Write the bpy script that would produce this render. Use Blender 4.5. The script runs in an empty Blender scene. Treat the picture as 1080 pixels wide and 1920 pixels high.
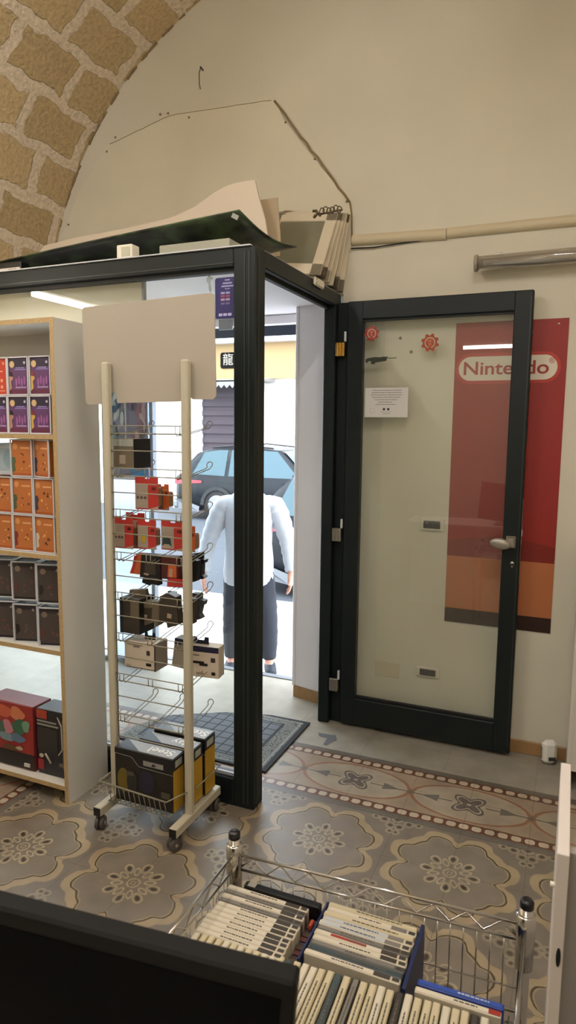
import bpy, math, random
from mathutils import Vector, Matrix
S = bpy.context.scene
COL = S.collection
random.seed(7)
PI = math.pi

# ------------------------------------------------------------------ camera, sky, exposure
CAM = Vector((0.8213, -2.2665, 1.5769))
FPX, YAW, PITCH, ROLL = 1252.6, -0.4022, -0.1258, 0.0103
FW = Vector((math.sin(YAW)*math.cos(PITCH), math.cos(YAW)*math.cos(PITCH), math.sin(PITCH)))
_r = Vector((math.cos(YAW), -math.sin(YAW), 0)); _u = _r.cross(FW)
RT = _r*math.cos(ROLL) + _u*math.sin(ROLL)
UP = -_r*math.sin(ROLL) + _u*math.cos(ROLL)
cam = bpy.data.cameras.new('camera'); camo = bpy.data.objects.new('camera', cam); COL.objects.link(camo)
M3 = Matrix((RT, UP, -FW)).transposed()
camo.matrix_world = Matrix.Translation(CAM) @ M3.to_4x4()
cam.sensor_fit = 'VERTICAL'; cam.sensor_height = 36.0; cam.lens = FPX/1920*36.0
cam.clip_start = 0.02; cam.clip_end = 200
cam.dof.use_dof = True; cam.dof.focus_distance = 3.3; cam.dof.aperture_fstop = 9.0
S.camera = camo
S.view_settings.view_transform = 'Standard'; S.view_settings.look = 'None'
S.view_settings.exposure = 0.0; S.view_settings.gamma = 1.0; S.view_settings.use_curve_mapping = False

W = bpy.data.worlds.new('overcast_sky'); S.world = W; W.use_nodes = True
W.node_tree.nodes['Background'].inputs[0].default_value = (0.80, 0.90, 1.0, 1)
W.node_tree.nodes['Background'].inputs[1].default_value = 9.5
sun = bpy.data.lights.new('sun', 'SUN'); sun.energy = 2.0; sun.angle = 0.6; sun.color = (1, .97, .92)
suno = bpy.data.objects.new('sun', sun); COL.objects.link(suno); suno.location = (2, 4, 12)
suno.rotation_euler = (math.radians(20), math.radians(-12), 0)
TUBE_LOW, TUBE_HIGH = 55, 142

def _ray(u, v): return FW + RT*((u-540)/FPX) - UP*((v-960)/FPX)
def py(u, v, y): r = _ray(u, v); return CAM + r*((y-CAM.y)/r.y)      # a point of the photograph on the plane Y = y
def pxx(u, v, x): r = _ray(u, v); return CAM + r*((x-CAM.x)/r.x)
def pz(u, v, z=0): r = _ray(u, v); return CAM + r*((z-CAM.z)/r.z)

# expression -> math nodes
class E:
    nt = None
    def __init__(s, sock): s.s = sock
    @staticmethod
    def op(o, *a, clamp=False):
        n = E.nt.nodes.new('ShaderNodeMath'); n.operation = o; n.use_clamp = clamp
        for i, x in enumerate(a):
            if isinstance(x, E): E.nt.links.new(x.s, n.inputs[i])
            else: n.inputs[i].default_value = x
        return E(n.outputs[0])
    def __add__(s, o): return E.op('ADD', s, o)
    __radd__ = __add__
    def __sub__(s, o): return E.op('SUBTRACT', s, o)
    def __rsub__(s, o): return E.op('SUBTRACT', o, s)
    def __mul__(s, o): return E.op('MULTIPLY', s, o)
    __rmul__ = __mul__
    def __truediv__(s, o): return E.op('DIVIDE', s, o)
    def abs(s): return E.op('ABSOLUTE', s)
    def mod(s, p): return E.op('FLOORED_MODULO', s, p)
    def lt(s, o, w=.0015):      # soft step: 1 where s < o
        return E.op('MULTIPLY_ADD', s - o, -1/(2*w), .5, clamp=True)
    def min(s, o): return E.op('MINIMUM', s, o)
    def max(s, o): return E.op('MAXIMUM', s, o)

# ------------------------------------------------------------------ materials
def lin(c):
    if isinstance(c, str): c = tuple(int(c[i:i+2], 16)/255 for i in (0, 2, 4))
    return tuple(((x/12.92) if x <= .04045 else ((x+.055)/1.055)**2.4) for x in c) + (1,)
MATS = {}
def mat(name, col, rough=.6, metal=0, bump=0, bscale=60, var=0, vscale=8, emit=0, spec=.5, coat=0, trans=0, alpha=1):
    if name in MATS: return MATS[name]
    m = bpy.data.materials.new(name); m.use_nodes = True; nt = m.node_tree; b = nt.nodes['Principled BSDF']
    b.inputs['Base Color'].default_value = lin(col); b.inputs['Roughness'].default_value = rough
    b.inputs['Metallic'].default_value = metal; b.inputs['Specular IOR Level'].default_value = spec
    b.inputs['Coat Weight'].default_value = coat; b.inputs['Transmission Weight'].default_value = trans
    b.inputs['Alpha'].default_value = alpha
    if emit: b.inputs['Emission Color'].default_value = lin(col); b.inputs['Emission Strength'].default_value = emit
    tc = nt.nodes.new('ShaderNodeTexCoord')
    if var:
        n = nt.nodes.new('ShaderNodeTexNoise'); n.inputs['Scale'].default_value = vscale; n.inputs['Detail'].default_value = 5
        nt.links.new(tc.outputs['Object'], n.inputs['Vector'])
        h = nt.nodes.new('ShaderNodeHueSaturation'); h.inputs['Color'].default_value = lin(col)
        mr = nt.nodes.new('ShaderNodeMapRange'); mr.inputs[1].default_value = .3; mr.inputs[2].default_value = .7
        mr.inputs[3].default_value = 1-var; mr.inputs[4].default_value = 1+var
        nt.links.new(n.outputs['Fac'], mr.inputs[0]); nt.links.new(mr.outputs[0], h.inputs['Value'])
        nt.links.new(h.outputs[0], b.inputs['Base Color'])
    if bump:
        n2 = nt.nodes.new('ShaderNodeTexNoise'); n2.inputs['Scale'].default_value = bscale; n2.inputs['Detail'].default_value = 4
        nt.links.new(tc.outputs['Object'], n2.inputs['Vector'])
        bp = nt.nodes.new('ShaderNodeBump'); bp.inputs['Strength'].default_value = bump; bp.inputs['Distance'].default_value = .01
        nt.links.new(n2.outputs['Fac'], bp.inputs['Height']); nt.links.new(bp.outputs[0], b.inputs['Normal'])
    MATS[name] = m; return m
def glass(name, tint=(.95, .97, .96), refl=.12, milk=0.0, milkcol=(.8, .85, .9)):
    m = bpy.data.materials.new(name); m.use_nodes = True; nt = m.node_tree; nt.nodes.clear()
    o = nt.nodes.new('ShaderNodeOutputMaterial'); t = nt.nodes.new('ShaderNodeBsdfTransparent'); t.inputs[0].default_value = tint+(1,)
    g = nt.nodes.new('ShaderNodeBsdfGlossy'); g.inputs['Roughness'].default_value = .0; g.inputs[0].default_value = (1, 1, 1, 1)
    E.nt = nt                                   # Schlick reflectance, the same on both faces of the pane
    ge = nt.nodes.new('ShaderNodeNewGeometry'); vd = nt.nodes.new('ShaderNodeVectorMath'); vd.operation = 'DOT_PRODUCT'
    nt.links.new(ge.outputs['Incoming'], vd.inputs[0]); nt.links.new(ge.outputs['Normal'], vd.inputs[1])
    fr = E.op('POWER', 1-E(vd.outputs['Value']).abs(), 5)*.96+.04
    f = (fr*1.0).s.node
    a = nt.nodes.new('ShaderNodeMath'); a.operation = 'MULTIPLY'; a.inputs[1].default_value = refl/.04; a.use_clamp = True
    mx = nt.nodes.new('ShaderNodeMixShader'); nt.links.new(f.outputs[0], a.inputs[0]); nt.links.new(a.outputs[0], mx.inputs[0])
    src = t
    if milk:
        d = nt.nodes.new('ShaderNodeBsdfTranslucent'); d.inputs[0].default_value = milkcol+(1,)
        d2 = nt.nodes.new('ShaderNodeBsdfDiffuse'); d2.inputs[0].default_value = milkcol+(1,)
        m0 = nt.nodes.new('ShaderNodeMixShader'); m0.inputs[0].default_value = .5
        nt.links.new(d.outputs[0], m0.inputs[1]); nt.links.new(d2.outputs[0], m0.inputs[2])
        m2 = nt.nodes.new('ShaderNodeMixShader'); m2.inputs[0].default_value = milk
        nt.links.new(t.outputs[0], m2.inputs[1]); nt.links.new(m0.outputs[0], m2.inputs[2]); src = m2
    nt.links.new(src.outputs[0], mx.inputs[1]); nt.links.new(g.outputs[0], mx.inputs[2]); nt.links.new(mx.outputs[0], o.inputs[0])
    MATS[name] = m; return m

# ------------------------------------------------------------------ mesh helpers
class MB:
    def __init__(s): s.v = []; s.f = []; s.m = []; s.mats = []; s.sm = []
    def mi(s, m):
        if m not in s.mats: s.mats.append(m)
        return s.mats.index(m)
    def add(s, vs, fs, m, smooth=False):
        o = len(s.v); k = s.mi(m); s.v += [Vector(p) for p in vs]
        for f in fs: s.f.append([o+i for i in f]); s.m.append(k); s.sm.append(smooth)
        return s
    def box(s, x0, x1, y0, y1, z0, z1, m, b=0):
        x0, x1 = min(x0, x1), max(x0, x1); y0, y1 = min(y0, y1), max(y0, y1); z0, z1 = min(z0, z1), max(z0, z1)
        return s.obox(Vector(((x0+x1)/2, (y0+y1)/2, (z0+z1)/2)), (x1-x0, y1-y0, z1-z0), Matrix.Identity(3), m, b)
    def obox(s, c, size, R, m, b=0):
        hx, hy, hz = [d/2 for d in size]; b = min(b, hx*.9, hy*.9, hz*.9)
        c = Vector(c)
        if b <= 0:
            vs = [c+R@Vector((sx*hx, sy*hy, sz*hz)) for sx in (-1, 1) for sy in (-1, 1) for sz in (-1, 1)]
            return s.add(vs, [(0, 1, 3, 2), (4, 6, 7, 5), (0, 4, 5, 1), (2, 3, 7, 6), (0, 2, 6, 4), (1, 5, 7, 3)], m)
        vs = []; ix = {}
        for sx in (-1, 1):
            for sy in (-1, 1):
                for sz in (-1, 1):
                    for a, p in enumerate(((hx, hy-b, hz-b), (hx-b, hy, hz-b), (hx-b, hy-b, hz))):
                        ix[(sx, sy, sz, a)] = len(vs); vs.append(c+R@Vector((sx*p[0], sy*p[1], sz*p[2])))
        fs = []
        g = lambda *k: ix[k]
        for q in (-1, 1):
            fs.append([g(q, -1, -1, 0), g(q, 1, -1, 0), g(q, 1, 1, 0), g(q, -1, 1, 0)])
            fs.append([g(-1, q, -1, 1), g(1, q, -1, 1), g(1, q, 1, 1), g(-1, q, 1, 1)])
            fs.append([g(-1, -1, q, 2), g(1, -1, q, 2), g(1, 1, q, 2), g(-1, 1, q, 2)])
        for p in (-1, 1):
            for q in (-1, 1):
                fs.append([g(p, q, -1, 0), g(p, q, 1, 0), g(p, q, 1, 1), g(p, q, -1, 1)])
                fs.append([g(p, -1, q, 0), g(p, 1, q, 0), g(p, 1, q, 2), g(p, -1, q, 2)])
                fs.append([g(-1, p, q, 1), g(1, p, q, 1), g(1, p, q, 2), g(-1, p, q, 2)])
                for r in (-1, 1): fs.append([g(p, q, r, 0), g(p, q, r, 1), g(p, q, r, 2)])
        return s.add(vs, fs, m)
    def tube(s, pts, r, m, seg=8, closed=False, caps=True):
        pts = [Vector(p) for p in pts]; n = len(pts); rs = r if isinstance(r, (list, tuple)) else [r]*n
        vs = []; fs = []; prev = None
        for i, p in enumerate(pts):
            a = pts[(i-1) % n] if (closed or i > 0) else p; b = pts[(i+1) % n] if (closed or i < n-1) else p
            d = (b-a).normalized()
            if prev is None:
                x = d.orthogonal().normalized()
            else:
                x = prev - d*prev.dot(d); x = x.normalized() if x.length > 1e-6 else d.orthogonal().normalized()
            prev = x; y = d.cross(x)
            for k in range(seg):
                t = 2*PI*k/seg; vs.append(p+(x*math.cos(t)+y*math.sin(t))*rs[i])
        for i in range(n if closed else n-1):
            j = (i+1) % n
            for k in range(seg):
                l = (k+1) % seg; fs.append((i*seg+k, i*seg+l, j*seg+l, j*seg+k))
        if caps and not closed: fs.append(tuple(range(seg))[::-1]); fs.append(tuple((n-1)*seg+k for k in range(seg)))
        return s.add(vs, fs, m, seg > 4)
    def lathe(s, c, prof, m, seg=24, R=None):
        R = R or Matrix.Identity(3); c = Vector(c); vs = []; fs = []; n = len(prof)
        for (r, z) in prof:
            for k in range(seg): t = 2*PI*k/seg; vs.append(c+R@Vector((r*math.cos(t), r*math.sin(t), z)))
        for i in range(n-1):
            for k in range(seg): l = (k+1) % seg; fs.append((i*seg+k, i*seg+l, (i+1)*seg+l, (i+1)*seg+k))
        fs.append(tuple(range(seg))[::-1]); fs.append(tuple((n-1)*seg+k for k in range(seg)))
        return s.add(vs, fs, m, True)
    def prism(s, poly, ext, m):
        """poly: 3D outline (planar); ext: extrusion vector"""
        n = len(poly); ext = Vector(ext); vs = [Vector(p) for p in poly]+[Vector(p)+ext for p in poly]
        fs = [tuple(range(n)), tuple(range(2*n-1, n-1, -1))]+[(i, i+n, (i+1) % n+n, (i+1) % n) for i in range(n)]
        return s.add(vs, fs, m)
    def xz(s, pts, y, t, m):            # outline in the X,Z plane with thickness t along +Y
        return s.prism([(p[0], y, p[1]) for p in pts], (0, t, 0), m)
    def xy(s, pts, z, t, m): return s.prism([(p[0], p[1], z) for p in pts], (0, 0, t), m)
    def build(s, name, parent=None, loc=None, smooth=None):
        me = bpy.data.meshes.new(name)
        off = Vector(loc) if loc is not None else (parent_origin(parent) if parent else Vector((0, 0, 0)))
        me.from_pydata([tuple(p-off) for p in s.v], [], s.f)
        for mm in s.mats: me.materials.append(mm)
        for i, p in enumerate(me.polygons): p.material_index = s.m[i]; p.use_smooth = s.sm[i]
        import bmesh
        bm = bmesh.new(); bm.from_mesh(me); bmesh.ops.recalc_face_normals(bm, faces=bm.faces); bm.to_mesh(me); bm.free()
        o = bpy.data.objects.new(name, me); COL.objects.link(o)
        if parent: o.parent = parent
        else: o.location = off
        return o
def parent_origin(p):
    v = Vector(p.location)
    while p.parent: p = p.parent; v += Vector(p.location)
    return v
def rotz(a): return Matrix.Rotation(a, 3, 'Z')
def rrect(cx, cy, w, h, r, n=6):
    out = []
    for (sx, sy, a0) in ((1, 1, 0), (-1, 1, PI/2), (-1, -1, PI), (1, -1, 3*PI/2)):
        for k in range(n+1):
            a = a0+PI/2*k/n; out.append((cx+sx*(w/2-r)+r*math.cos(a), cy+sy*(h/2-r)+r*math.sin(a)))
    return out
def circ(cx, cy, r, n=20, ry=None): return [(cx+r*math.cos(2*PI*k/n), cy+(ry or r)*math.sin(2*PI*k/n)) for k in range(n)]
def tag(o, label, cat, group=None):
    o['label'] = label; o['category'] = cat
    if group: o['group'] = group
    return o
def struct(o): o['kind'] = 'structure'; return o
def empty(name, loc, label, cat, group=None, rz=0):
    o = bpy.data.objects.new(name, None); o.location = loc; o.rotation_euler = (0, 0, rz); o.empty_display_size = .05
    COL.objects.link(o); return tag(o, label, cat, group)
KIDS = {}
def children(o): return [c for c in bpy.data.objects if c.parent == o]
def dup(root, loc, label, group=None, rz=None):
    r = root.copy(); COL.objects.link(r); r.location = loc
    if rz is not None: r.rotation_euler = (0, 0, rz)
    r['label'] = label
    if group: r['group'] = group
    for ch in children(root):
        c = ch.copy(); COL.objects.link(c); c.parent = r
        for g in children(ch):
            d = g.copy(); COL.objects.link(d); d.parent = c
    return r
def text(name, body, size, m, M, parent=None, ext=.0006, off=0, sx=1, center=True):
    cu = bpy.data.curves.new('t', 'FONT'); cu.body = body; cu.size = size; cu.extrude = ext; cu.offset = off
    if center: cu.align_x = 'CENTER'; cu.align_y = 'CENTER'
    to = bpy.data.objects.new('t', cu); COL.objects.link(to)
    bpy.context.view_layer.update()
    me = bpy.data.meshes.new_from_object(to.evaluated_get(bpy.context.evaluated_depsgraph_get()))
    bpy.data.objects.remove(to); me.name = name
    po = parent_origin(parent) if parent else Vector((0, 0, 0))
    for v in me.vertices:
        c = Vector((v.co.x*sx, v.co.y, v.co.z)); v.co = (M @ c) - po
    me.materials.clear(); me.materials.append(m)
    o = bpy.data.objects.new(name, me); COL.objects.link(o)
    if parent: o.parent = parent
    return o
def frameM(o, ex, ey):
    ex = Vector(ex).normalized(); ey = Vector(ey).normalized(); ez = ex.cross(ey)
    return Matrix.Translation(Vector(o)) @ Matrix((ex, ey, ez)).transposed().to_4x4()

def hyp(a, b): return E.op('SQRT', a*a+b*b)
def cmix(fac, a, b):
    n = E.nt.nodes.new('ShaderNodeMix'); n.data_type = 'RGBA'
    if isinstance(fac, E): E.nt.links.new(fac.s, n.inputs[0])
    else: n.inputs[0].default_value = fac
    for k, x in ((6, a), (7, b)):
        if isinstance(x, tuple): n.inputs[k].default_value = x
        else: E.nt.links.new(x, n.inputs[k])
    return n.outputs[2]

# ------------------------------------------------------------------ colours in use
wall_m = mat('painted_plaster', 'd4cebb', .85, bump=.15, bscale=25, var=.03, vscale=2.5)
plaster2 = mat('patched_plaster', 'd8d2bc', .85, bump=.2, bscale=18, var=.03, vscale=3)
white_pvc = mat('white_panel', 'ebe8ee', .5)
alu = mat('black_green_aluminium', '141b1b', .45, spec=.3)
alu_edge = mat('aluminium_groove', '2e3432', .4)
seal_m = mat('rubber_seal', '0a0c0c', .6)
bead_m = mat('pale_bead', 'c9ccd0', .5)
cream_metal = mat('cream_painted_metal', 'bcb49e', .45)
wire_m = mat('cream_coated_wire', '89826f', .4)
chrome = mat('chrome', 'c8c4bc', .18, metal=1)
steel = mat('brushed_steel', 'b5afa2', .3, metal=1)
brass = mat('brass', 'd8b060', .2, metal=1)
white_plastic = mat('white_plastic', 'e4ddcb', .4)
black_plastic = mat('black_plastic', '0d0d0f', .35)
dark_grey = mat('dark_grey_plastic', '2c2a28', .45)
melamine = mat('white_melamine', 'd4cfc4', .45)
chip = mat('raw_chipboard_edge', 'b09468', .75, var=.15, vscale=120)
wood_base = mat('wood_baseboard', 'a07c50', .5, var=.1, vscale=20)
rubber = mat('grey_rubber', '4b443e', .5)
card_white = mat('white_card', 'e6dccb', .6)
paper_m = mat('paper', 'dcdad6', .7)
ink = mat('ink_grey', '6a6866', .7)

# ------------------------------------------------------------------ floor
def floor_material():
    m = bpy.data.materials.new('cement_tiles'); m.use_nodes = True; nt = m.node_tree; E.nt = nt
    b = nt.nodes['Principled BSDF']; b.inputs['Roughness'].default_value = .42
    tc = nt.nodes.new('ShaderNodeTexCoord'); nz = nt.nodes.new('ShaderNodeTexNoise'); nz.inputs['Scale'].default_value = 30; nz.inputs['Detail'].default_value = 3
    nt.links.new(tc.outputs['Object'], nz.inputs['Vector'])
    sp = nt.nodes.new('ShaderNodeSeparateXYZ'); nt.links.new(tc.outputs['Object'], sp.inputs[0])
    sn = nt.nodes.new('ShaderNodeSeparateColor'); nt.links.new(nz.outputs['Color'], sn.inputs[0])
    X0, Y0 = E(sp.outputs[0]), E(sp.outputs[1])
    X = X0 + (E(sn.outputs[0])-.5)*.006; Y = Y0 + (E(sn.outputs[1])-.5)*.006
    # field: medallions of four tiles, 0.5 m pitch
    u = (X+.25).mod(.5)-.25; v = (Y+.25).mod(.5)-.25
    au, av = u.abs(), v.abs(); r = hyp(u, v)
    ang = E.op('ARCTAN2', au.min(av), au.max(av)+1e-5)          # 0..pi/4
    rp = nt.nodes.new('ShaderNodeValToRGB'); cr = rp.color_ramp; cr.interpolation = 'B_SPLINE'
    nt.links.new((ang/(PI/4)).s, rp.inputs[0])
    tab = [(0, .150), (.10, .163), (.16, .186), (.28, .198), (.45, .216), (.64, .214), (.74, .196), (.80, .188), (.92, .190), (1, .191)]
    for i, (p, val) in enumerate(tab):
        e = cr.elements[i] if i < 2 else cr.elements.new(p)
        e.position = p; e.color = (val/.25,)*3+(1,)
    sr = nt.nodes.new('ShaderNodeSeparateColor'); nt.links.new(rp.outputs[0], sr.inputs[0]); rout = E(sr.outputs[0])*.25
    d = r - rout
    field = lin('8b7f70'); bg = lin('857a6c'); band = lin('b09c7c'); dark = lin('54452f'); cream = lin('b7a88a'); dk2 = lin('4d4336')
    c = cmix(d.lt(.036, .003), bg, band)
    c = cmix(d.lt(.004), c, dark); c = cmix(d.lt(-.003), c, lin('a79878')); c = cmix(d.lt(-.008), c, field)
    # eight drop petals
    th = E.op('ARCTAN2', v, u); fold = (th+PI/8).mod(PI/4)-PI/8
    ps = r*E.op('COSINE', fold); pt = (r*E.op('SINE', fold)).abs()
    e1 = hyp((ps-.080)/.027, pt/(.017+(ps-.08)*.15)); e2 = hyp((ps-.082)/.013, pt/.0075)
    c = cmix(e1.lt(1.0, .06), c, cream); c = cmix(e1.lt(.72, .06), c, lin('8f816c')); c = cmix(e2.lt(1.0, .1), c, dk2)
    f2 = (th).mod(PI/4)-PI/8; qs = r*E.op('COSINE', f2); qt = (r*E.op('SINE', f2)).abs()
    e3 = hyp((qs-.058)/.022, qt/.011); c = cmix((e3-.85).abs().lt(.2, .06), c, cream)
    c = cmix((r-.022).abs().lt(.003), c, cream); c = cmix((r-.008).abs().lt(.002), c, cream)
    # corner scrolls
    cu, cv = .25-au, .25-av
    k1 = hyp(cu-.050, cv-.018); k2 = hyp(cu-.018, cv-.050); k3 = hyp(cu, cv)
    k4 = hyp(cu-.088, cv-.012); k5 = hyp(cu-.012, cv-.088)
    out = E.op('SUBTRACT', 1.0, d.lt(.040, .002))
    c = cmix(((k3-.020).abs().lt(.004)).max((k1-.018).abs().lt(.004)).max((k2-.018).abs().lt(.004)).max((k4-.013).abs().lt(.004)).max((k5-.013).abs().lt(.004))*out, c, lin('a0937c'))
    c = cmix(((k1.lt(.009)).max(k2.lt(.009)).max(k3.lt(.010)).max(k4.lt(.006)).max(k5.lt(.006)))*out, c, lin('5f5140'))
    # border band
    B1 = Y-.25; B2 = -1.25-X
    useX = B2.lt(B1, .0005)                                     # 1 -> front band, along X
    B = B1.max(B2); A = X*useX + (Y*(1-useX))
    w = (B-.2275).abs()
    a5 = (A+.25).mod(.5)-.25; aa = a5.abs(); bb = B-.2275
    pale = lin('ab9c86'); pink = lin('9a6a50'); pale2 = lin('a48f78')
    bc = pale2
    el = hyp(aa/.243, w/.128)
    bc = cmix(el.lt(1.0, .012), bc, pale); bc = cmix((el-1.0).abs().lt(.035, .012), bc, pink)
    # flower
    tf = E.op('ARCTAN2', bb, a5); rf = hyp(a5, bb*1.0)
    rad = E.op('COSINE', tf*4+PI)*.020+.066
    bc = cmix((rf-rad).lt(0, .002), bc, lin('6a6058')); bc = cmix((rf-rad).lt(-.013, .002), bc, lin('b3a48e')); bc = cmix((rf-rad).lt(-.021, .002), bc, lin('6d6259'))
    bc = cmix(rf.lt(.009), bc, pale)
    spd = (w-(.205-aa)*.35).lt(0, .002)*(aa.lt(.205))*(1-aa.lt(.128))
    bc = cmix(spd, bc, lin('6f6860')); bc = cmix(w.lt(.004)*(1-aa.lt(.07)), bc, lin('75695c'))
    jn = hyp(aa-.25, w); bc = cmix(jn.lt(.016), bc, lin('7a6a56'))
    # dotted strips
    dd = (w-.1675).abs(); ad = (A+.022).mod(.05)-.025
    bc = cmix(dd.lt(.0255), bc, lin('6d4634'))
    dot = E.op('POWER', (ad/.0185).abs(), 3)+E.op('POWER', dd/.0165, 3)
    bc = cmix(dot.lt(1.0, .1), bc, lin('c3b29a'))
    gs = 1-(w.lt(.193)); bc = cmix(gs, bc, lin('726a60'))
    bc = cmix((w-.2).abs().lt(.0015), bc, lin('5e564c'))
    isb = 1-(B.lt(0.0, .001))
    c = cmix(isb, c, bc)
    # tile joints 0.25 m
    ju = (X0.mod(.25)-.125).abs(); jv = (Y0.mod(.25)-.125).abs()
    j = (1-ju.lt(.1238, .0008)).max(1-jv.lt(.1238, .0008)); c = cmix(j*.45, c, lin('4a4037'))
    # plain stone beyond the border
    nz2 = nt.nodes.new('ShaderNodeTexNoise'); nz2.inputs['Scale'].default_value = 3.5; nz2.inputs['Detail'].default_value = 8
    nt.links.new(tc.outputs['Object'], nz2.inputs['Vector'])
    st = cmix(E(nz2.outputs['Fac']), lin('9c9484'), lin('bab3a6'))
    jx = ((X0+.05).mod(.40)-.2).abs(); jy = ((Y0-.10).mod(.40)-.2).abs()
    st = cmix(((1-jx.lt(.198, .001)).max(1-jy.lt(.198, .001)))*.4, st, lin('857f76'))
    ob = (1-(B1.lt(.455, .001))).max(1-(B2.lt(.455, .001)))
    c = cmix(ob, c, st)
    # worn mottling
    nz3 = nt.nodes.new('ShaderNodeTexNoise'); nz3.inputs['Scale'].default_value = 9; nz3.inputs['Detail'].default_value = 8
    nt.links.new(tc.outputs['Object'], nz3.inputs['Vector'])
    hs = nt.nodes.new('ShaderNodeHueSaturation'); nt.links.new(c, hs.inputs['Color'])
    nt.links.new((E(nz3.outputs['Fac'])*.5+.47).s, hs.inputs['Value']); nt.links.new(hs.outputs[0], b.inputs['Base Color'])
    nt.links.new((E(nz3.outputs['Fac'])*.25+.28).s, b.inputs['Roughness'])
    return m
struct(MB().box(-3.4, 1.65, -4.6, 1.5, -.08, 0, floor_material()).build('floor'))

# ------------------------------------------------------------------ vault and walls
VX, VZ, VR, FY = -.352, 2.091, 1.878, 1.06
def vault_material():
    m = bpy.data.materials.new('tuff_blocks'); m.use_nodes = True; nt = m.node_tree; b = nt.nodes['Principled BSDF']; b.inputs['Roughness'].default_value = .95
    uv = nt.nodes.new('ShaderNodeUVMap'); uv.uv_map = 'UVMap'
    n = nt.nodes.new('ShaderNodeTexNoise'); n.inputs['Scale'].default_value = 7; n.inputs['Detail'].default_value = 5
    nt.links.new(uv.outputs[0], n.inputs['Vector'])
    mp = nt.nodes.new('ShaderNodeVectorMath'); mp.operation = 'SCALE'; mp.inputs['Scale'].default_value = .10
    sb = nt.nodes.new('ShaderNodeVectorMath'); sb.operation = 'SUBTRACT'; sb.inputs[1].default_value = (.5, .5, .5)
    nt.links.new(n.outputs['Color'], sb.inputs[0]); nt.links.new(sb.outputs[0], mp.inputs[0])
    ad = nt.nodes.new('ShaderNodeVectorMath'); ad.operation = 'ADD'; nt.links.new(uv.outputs[0], ad.inputs[0]); nt.links.new(mp.outputs[0], ad.inputs[1])
    br = nt.nodes.new('ShaderNodeTexBrick'); br.offset = .45; br.inputs['Scale'].default_value = 1
    br.inputs['Brick Width'].default_value = .43; br.inputs['Row Height'].default_value = .253; br.inputs['Mortar Size'].default_value = .032
    br.inputs['Mortar Smooth'].default_value = .15; br.inputs['Bias'].default_value = 0
    br.inputs['Color1'].default_value = lin('c8b085'); br.inputs['Color2'].default_value = lin('b49d74'); br.inputs['Mortar'].default_value = lin('dccbb2')
    nt.links.new(ad.outputs[0], br.inputs['Vector'])
    f = nt.nodes.new('ShaderNodeTexNoise'); f.inputs['Scale'].default_value = 45; f.inputs['Detail'].default_value = 8
    nt.links.new(uv.outputs[0], f.inputs['Vector'])
    hs = nt.nodes.new('ShaderNodeHueSaturation'); nt.links.new(br.outputs[0], hs.inputs['Color'])
    mr = nt.nodes.new('ShaderNodeMapRange'); mr.inputs[1].default_value = .3; mr.inputs[2].default_value = .7; mr.inputs[3].default_value = .8; mr.inputs[4].default_value = 1.12
    nt.links.new(f.outputs['Fac'], mr.inputs[0]); nt.links.new(mr.outputs[0], hs.inputs['Value']); nt.links.new(hs.outputs[0], b.inputs['Base Color'])
    bp = nt.nodes.new('ShaderNodeBump'); bp.inputs['Strength'].default_value = .6; bp.inputs['Distance'].default_value = .02
    nt.links.new(f.outputs['Fac'], bp.inputs['Height'])
    bp2 = nt.nodes.new('ShaderNodeBump'); bp2.invert = True; bp2.inputs['Strength'].default_value = .7; bp2.inputs['Distance'].default_value = .012
    nt.links.new(br.outputs['Fac'], bp2.inputs['Height']); nt.links.new(bp.outputs[0], bp2.inputs['Normal']); nt.links.new(bp2.outputs[0], b.inputs['Normal'])
    return m
def vault():
    me = bpy.data.meshes.new('ceiling'); vs = []; fs = []; uvs = []
    na, ny = 72, 24; Y0, Y1 = -4.6, FY+.05
    for i in range(na+1):
        a = PI*i/na
        for j in range(ny+1):
            y = Y0+(Y1-Y0)*j/ny
            wob = .006*math.sin(7*a+3*y)+.004*math.sin(19*y+a*5)
            vs.append((VX-(VR+wob)*math.cos(a), y, VZ+(VR+wob)*math.sin(a))); uvs.append((y+.09, a*VR-.02))
    for i in range(na+1):
        a = PI*i/na
        for j in range(ny+1):
            y = Y0+(Y1-Y0)*j/ny; vs.append((VX-(VR+.15)*math.cos(a), y, VZ+(VR+.15)*math.sin(a))); uvs.append((y, a*VR))
    q = ny+1; N = (na+1)*q
    for i in range(na):
        for j in range(ny):
            a, b2, c, d = i*q+j, i*q+j+1, (i+1)*q+j+1, (i+1)*q+j
            fs.append((a, b2, c, d)); fs.append((a+N, d+N, c+N, b2+N))
    me.from_pydata(vs, [], fs); l = me.uv_layers.new(name='UVMap')
    for p in me.polygons:
        p.use_smooth = True
        for li in p.loop_indices: l.data[li].uv = uvs[me.loops[li].vertex_index]
    me.materials.append(vault_material()); o = bpy.data.objects.new('ceiling', me); COL.objects.link(o); struct(o)
vault()
def front_wall():
    mb = MB(); T = .44; top = 4.3
    # openings: window X -2.23..-1.505 up to 1.9 ; door X -1.505..-.30 up to 2.25
    mb.box(-3.6, -3.3, FY, FY+T, 0, top, wall_m)
    mb.box(-3.3, -1.505, FY, FY+T, 1.9, top, wall_m)
    mb.box(-1.505, -.30, FY, FY+T, 2.252, top, wall_m)
    mb.box(-.30, 1.9, FY, FY+T, 0, top, wall_m)
    # cracked, slightly proud plaster patch
    pts = [(py(u, v, FY)) for u, v in ((112, 455), (150, 360), (205, 270), (320, 216), (420, 200), (508, 187), (518, 190), (535, 228), (590, 298), (625, 340), (655, 378), (660, 400), (660, 470))]
    base = [(p.x, p.z) for p in pts]
    mb.prism([(x, FY-.008, z) for x, z in base], (0, .012, 0), plaster2)
    return mb.build('wall_front')
struct(front_wall())
crack = mat('dirty_crack', '8a7450', .9)
cr = MB()
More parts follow.
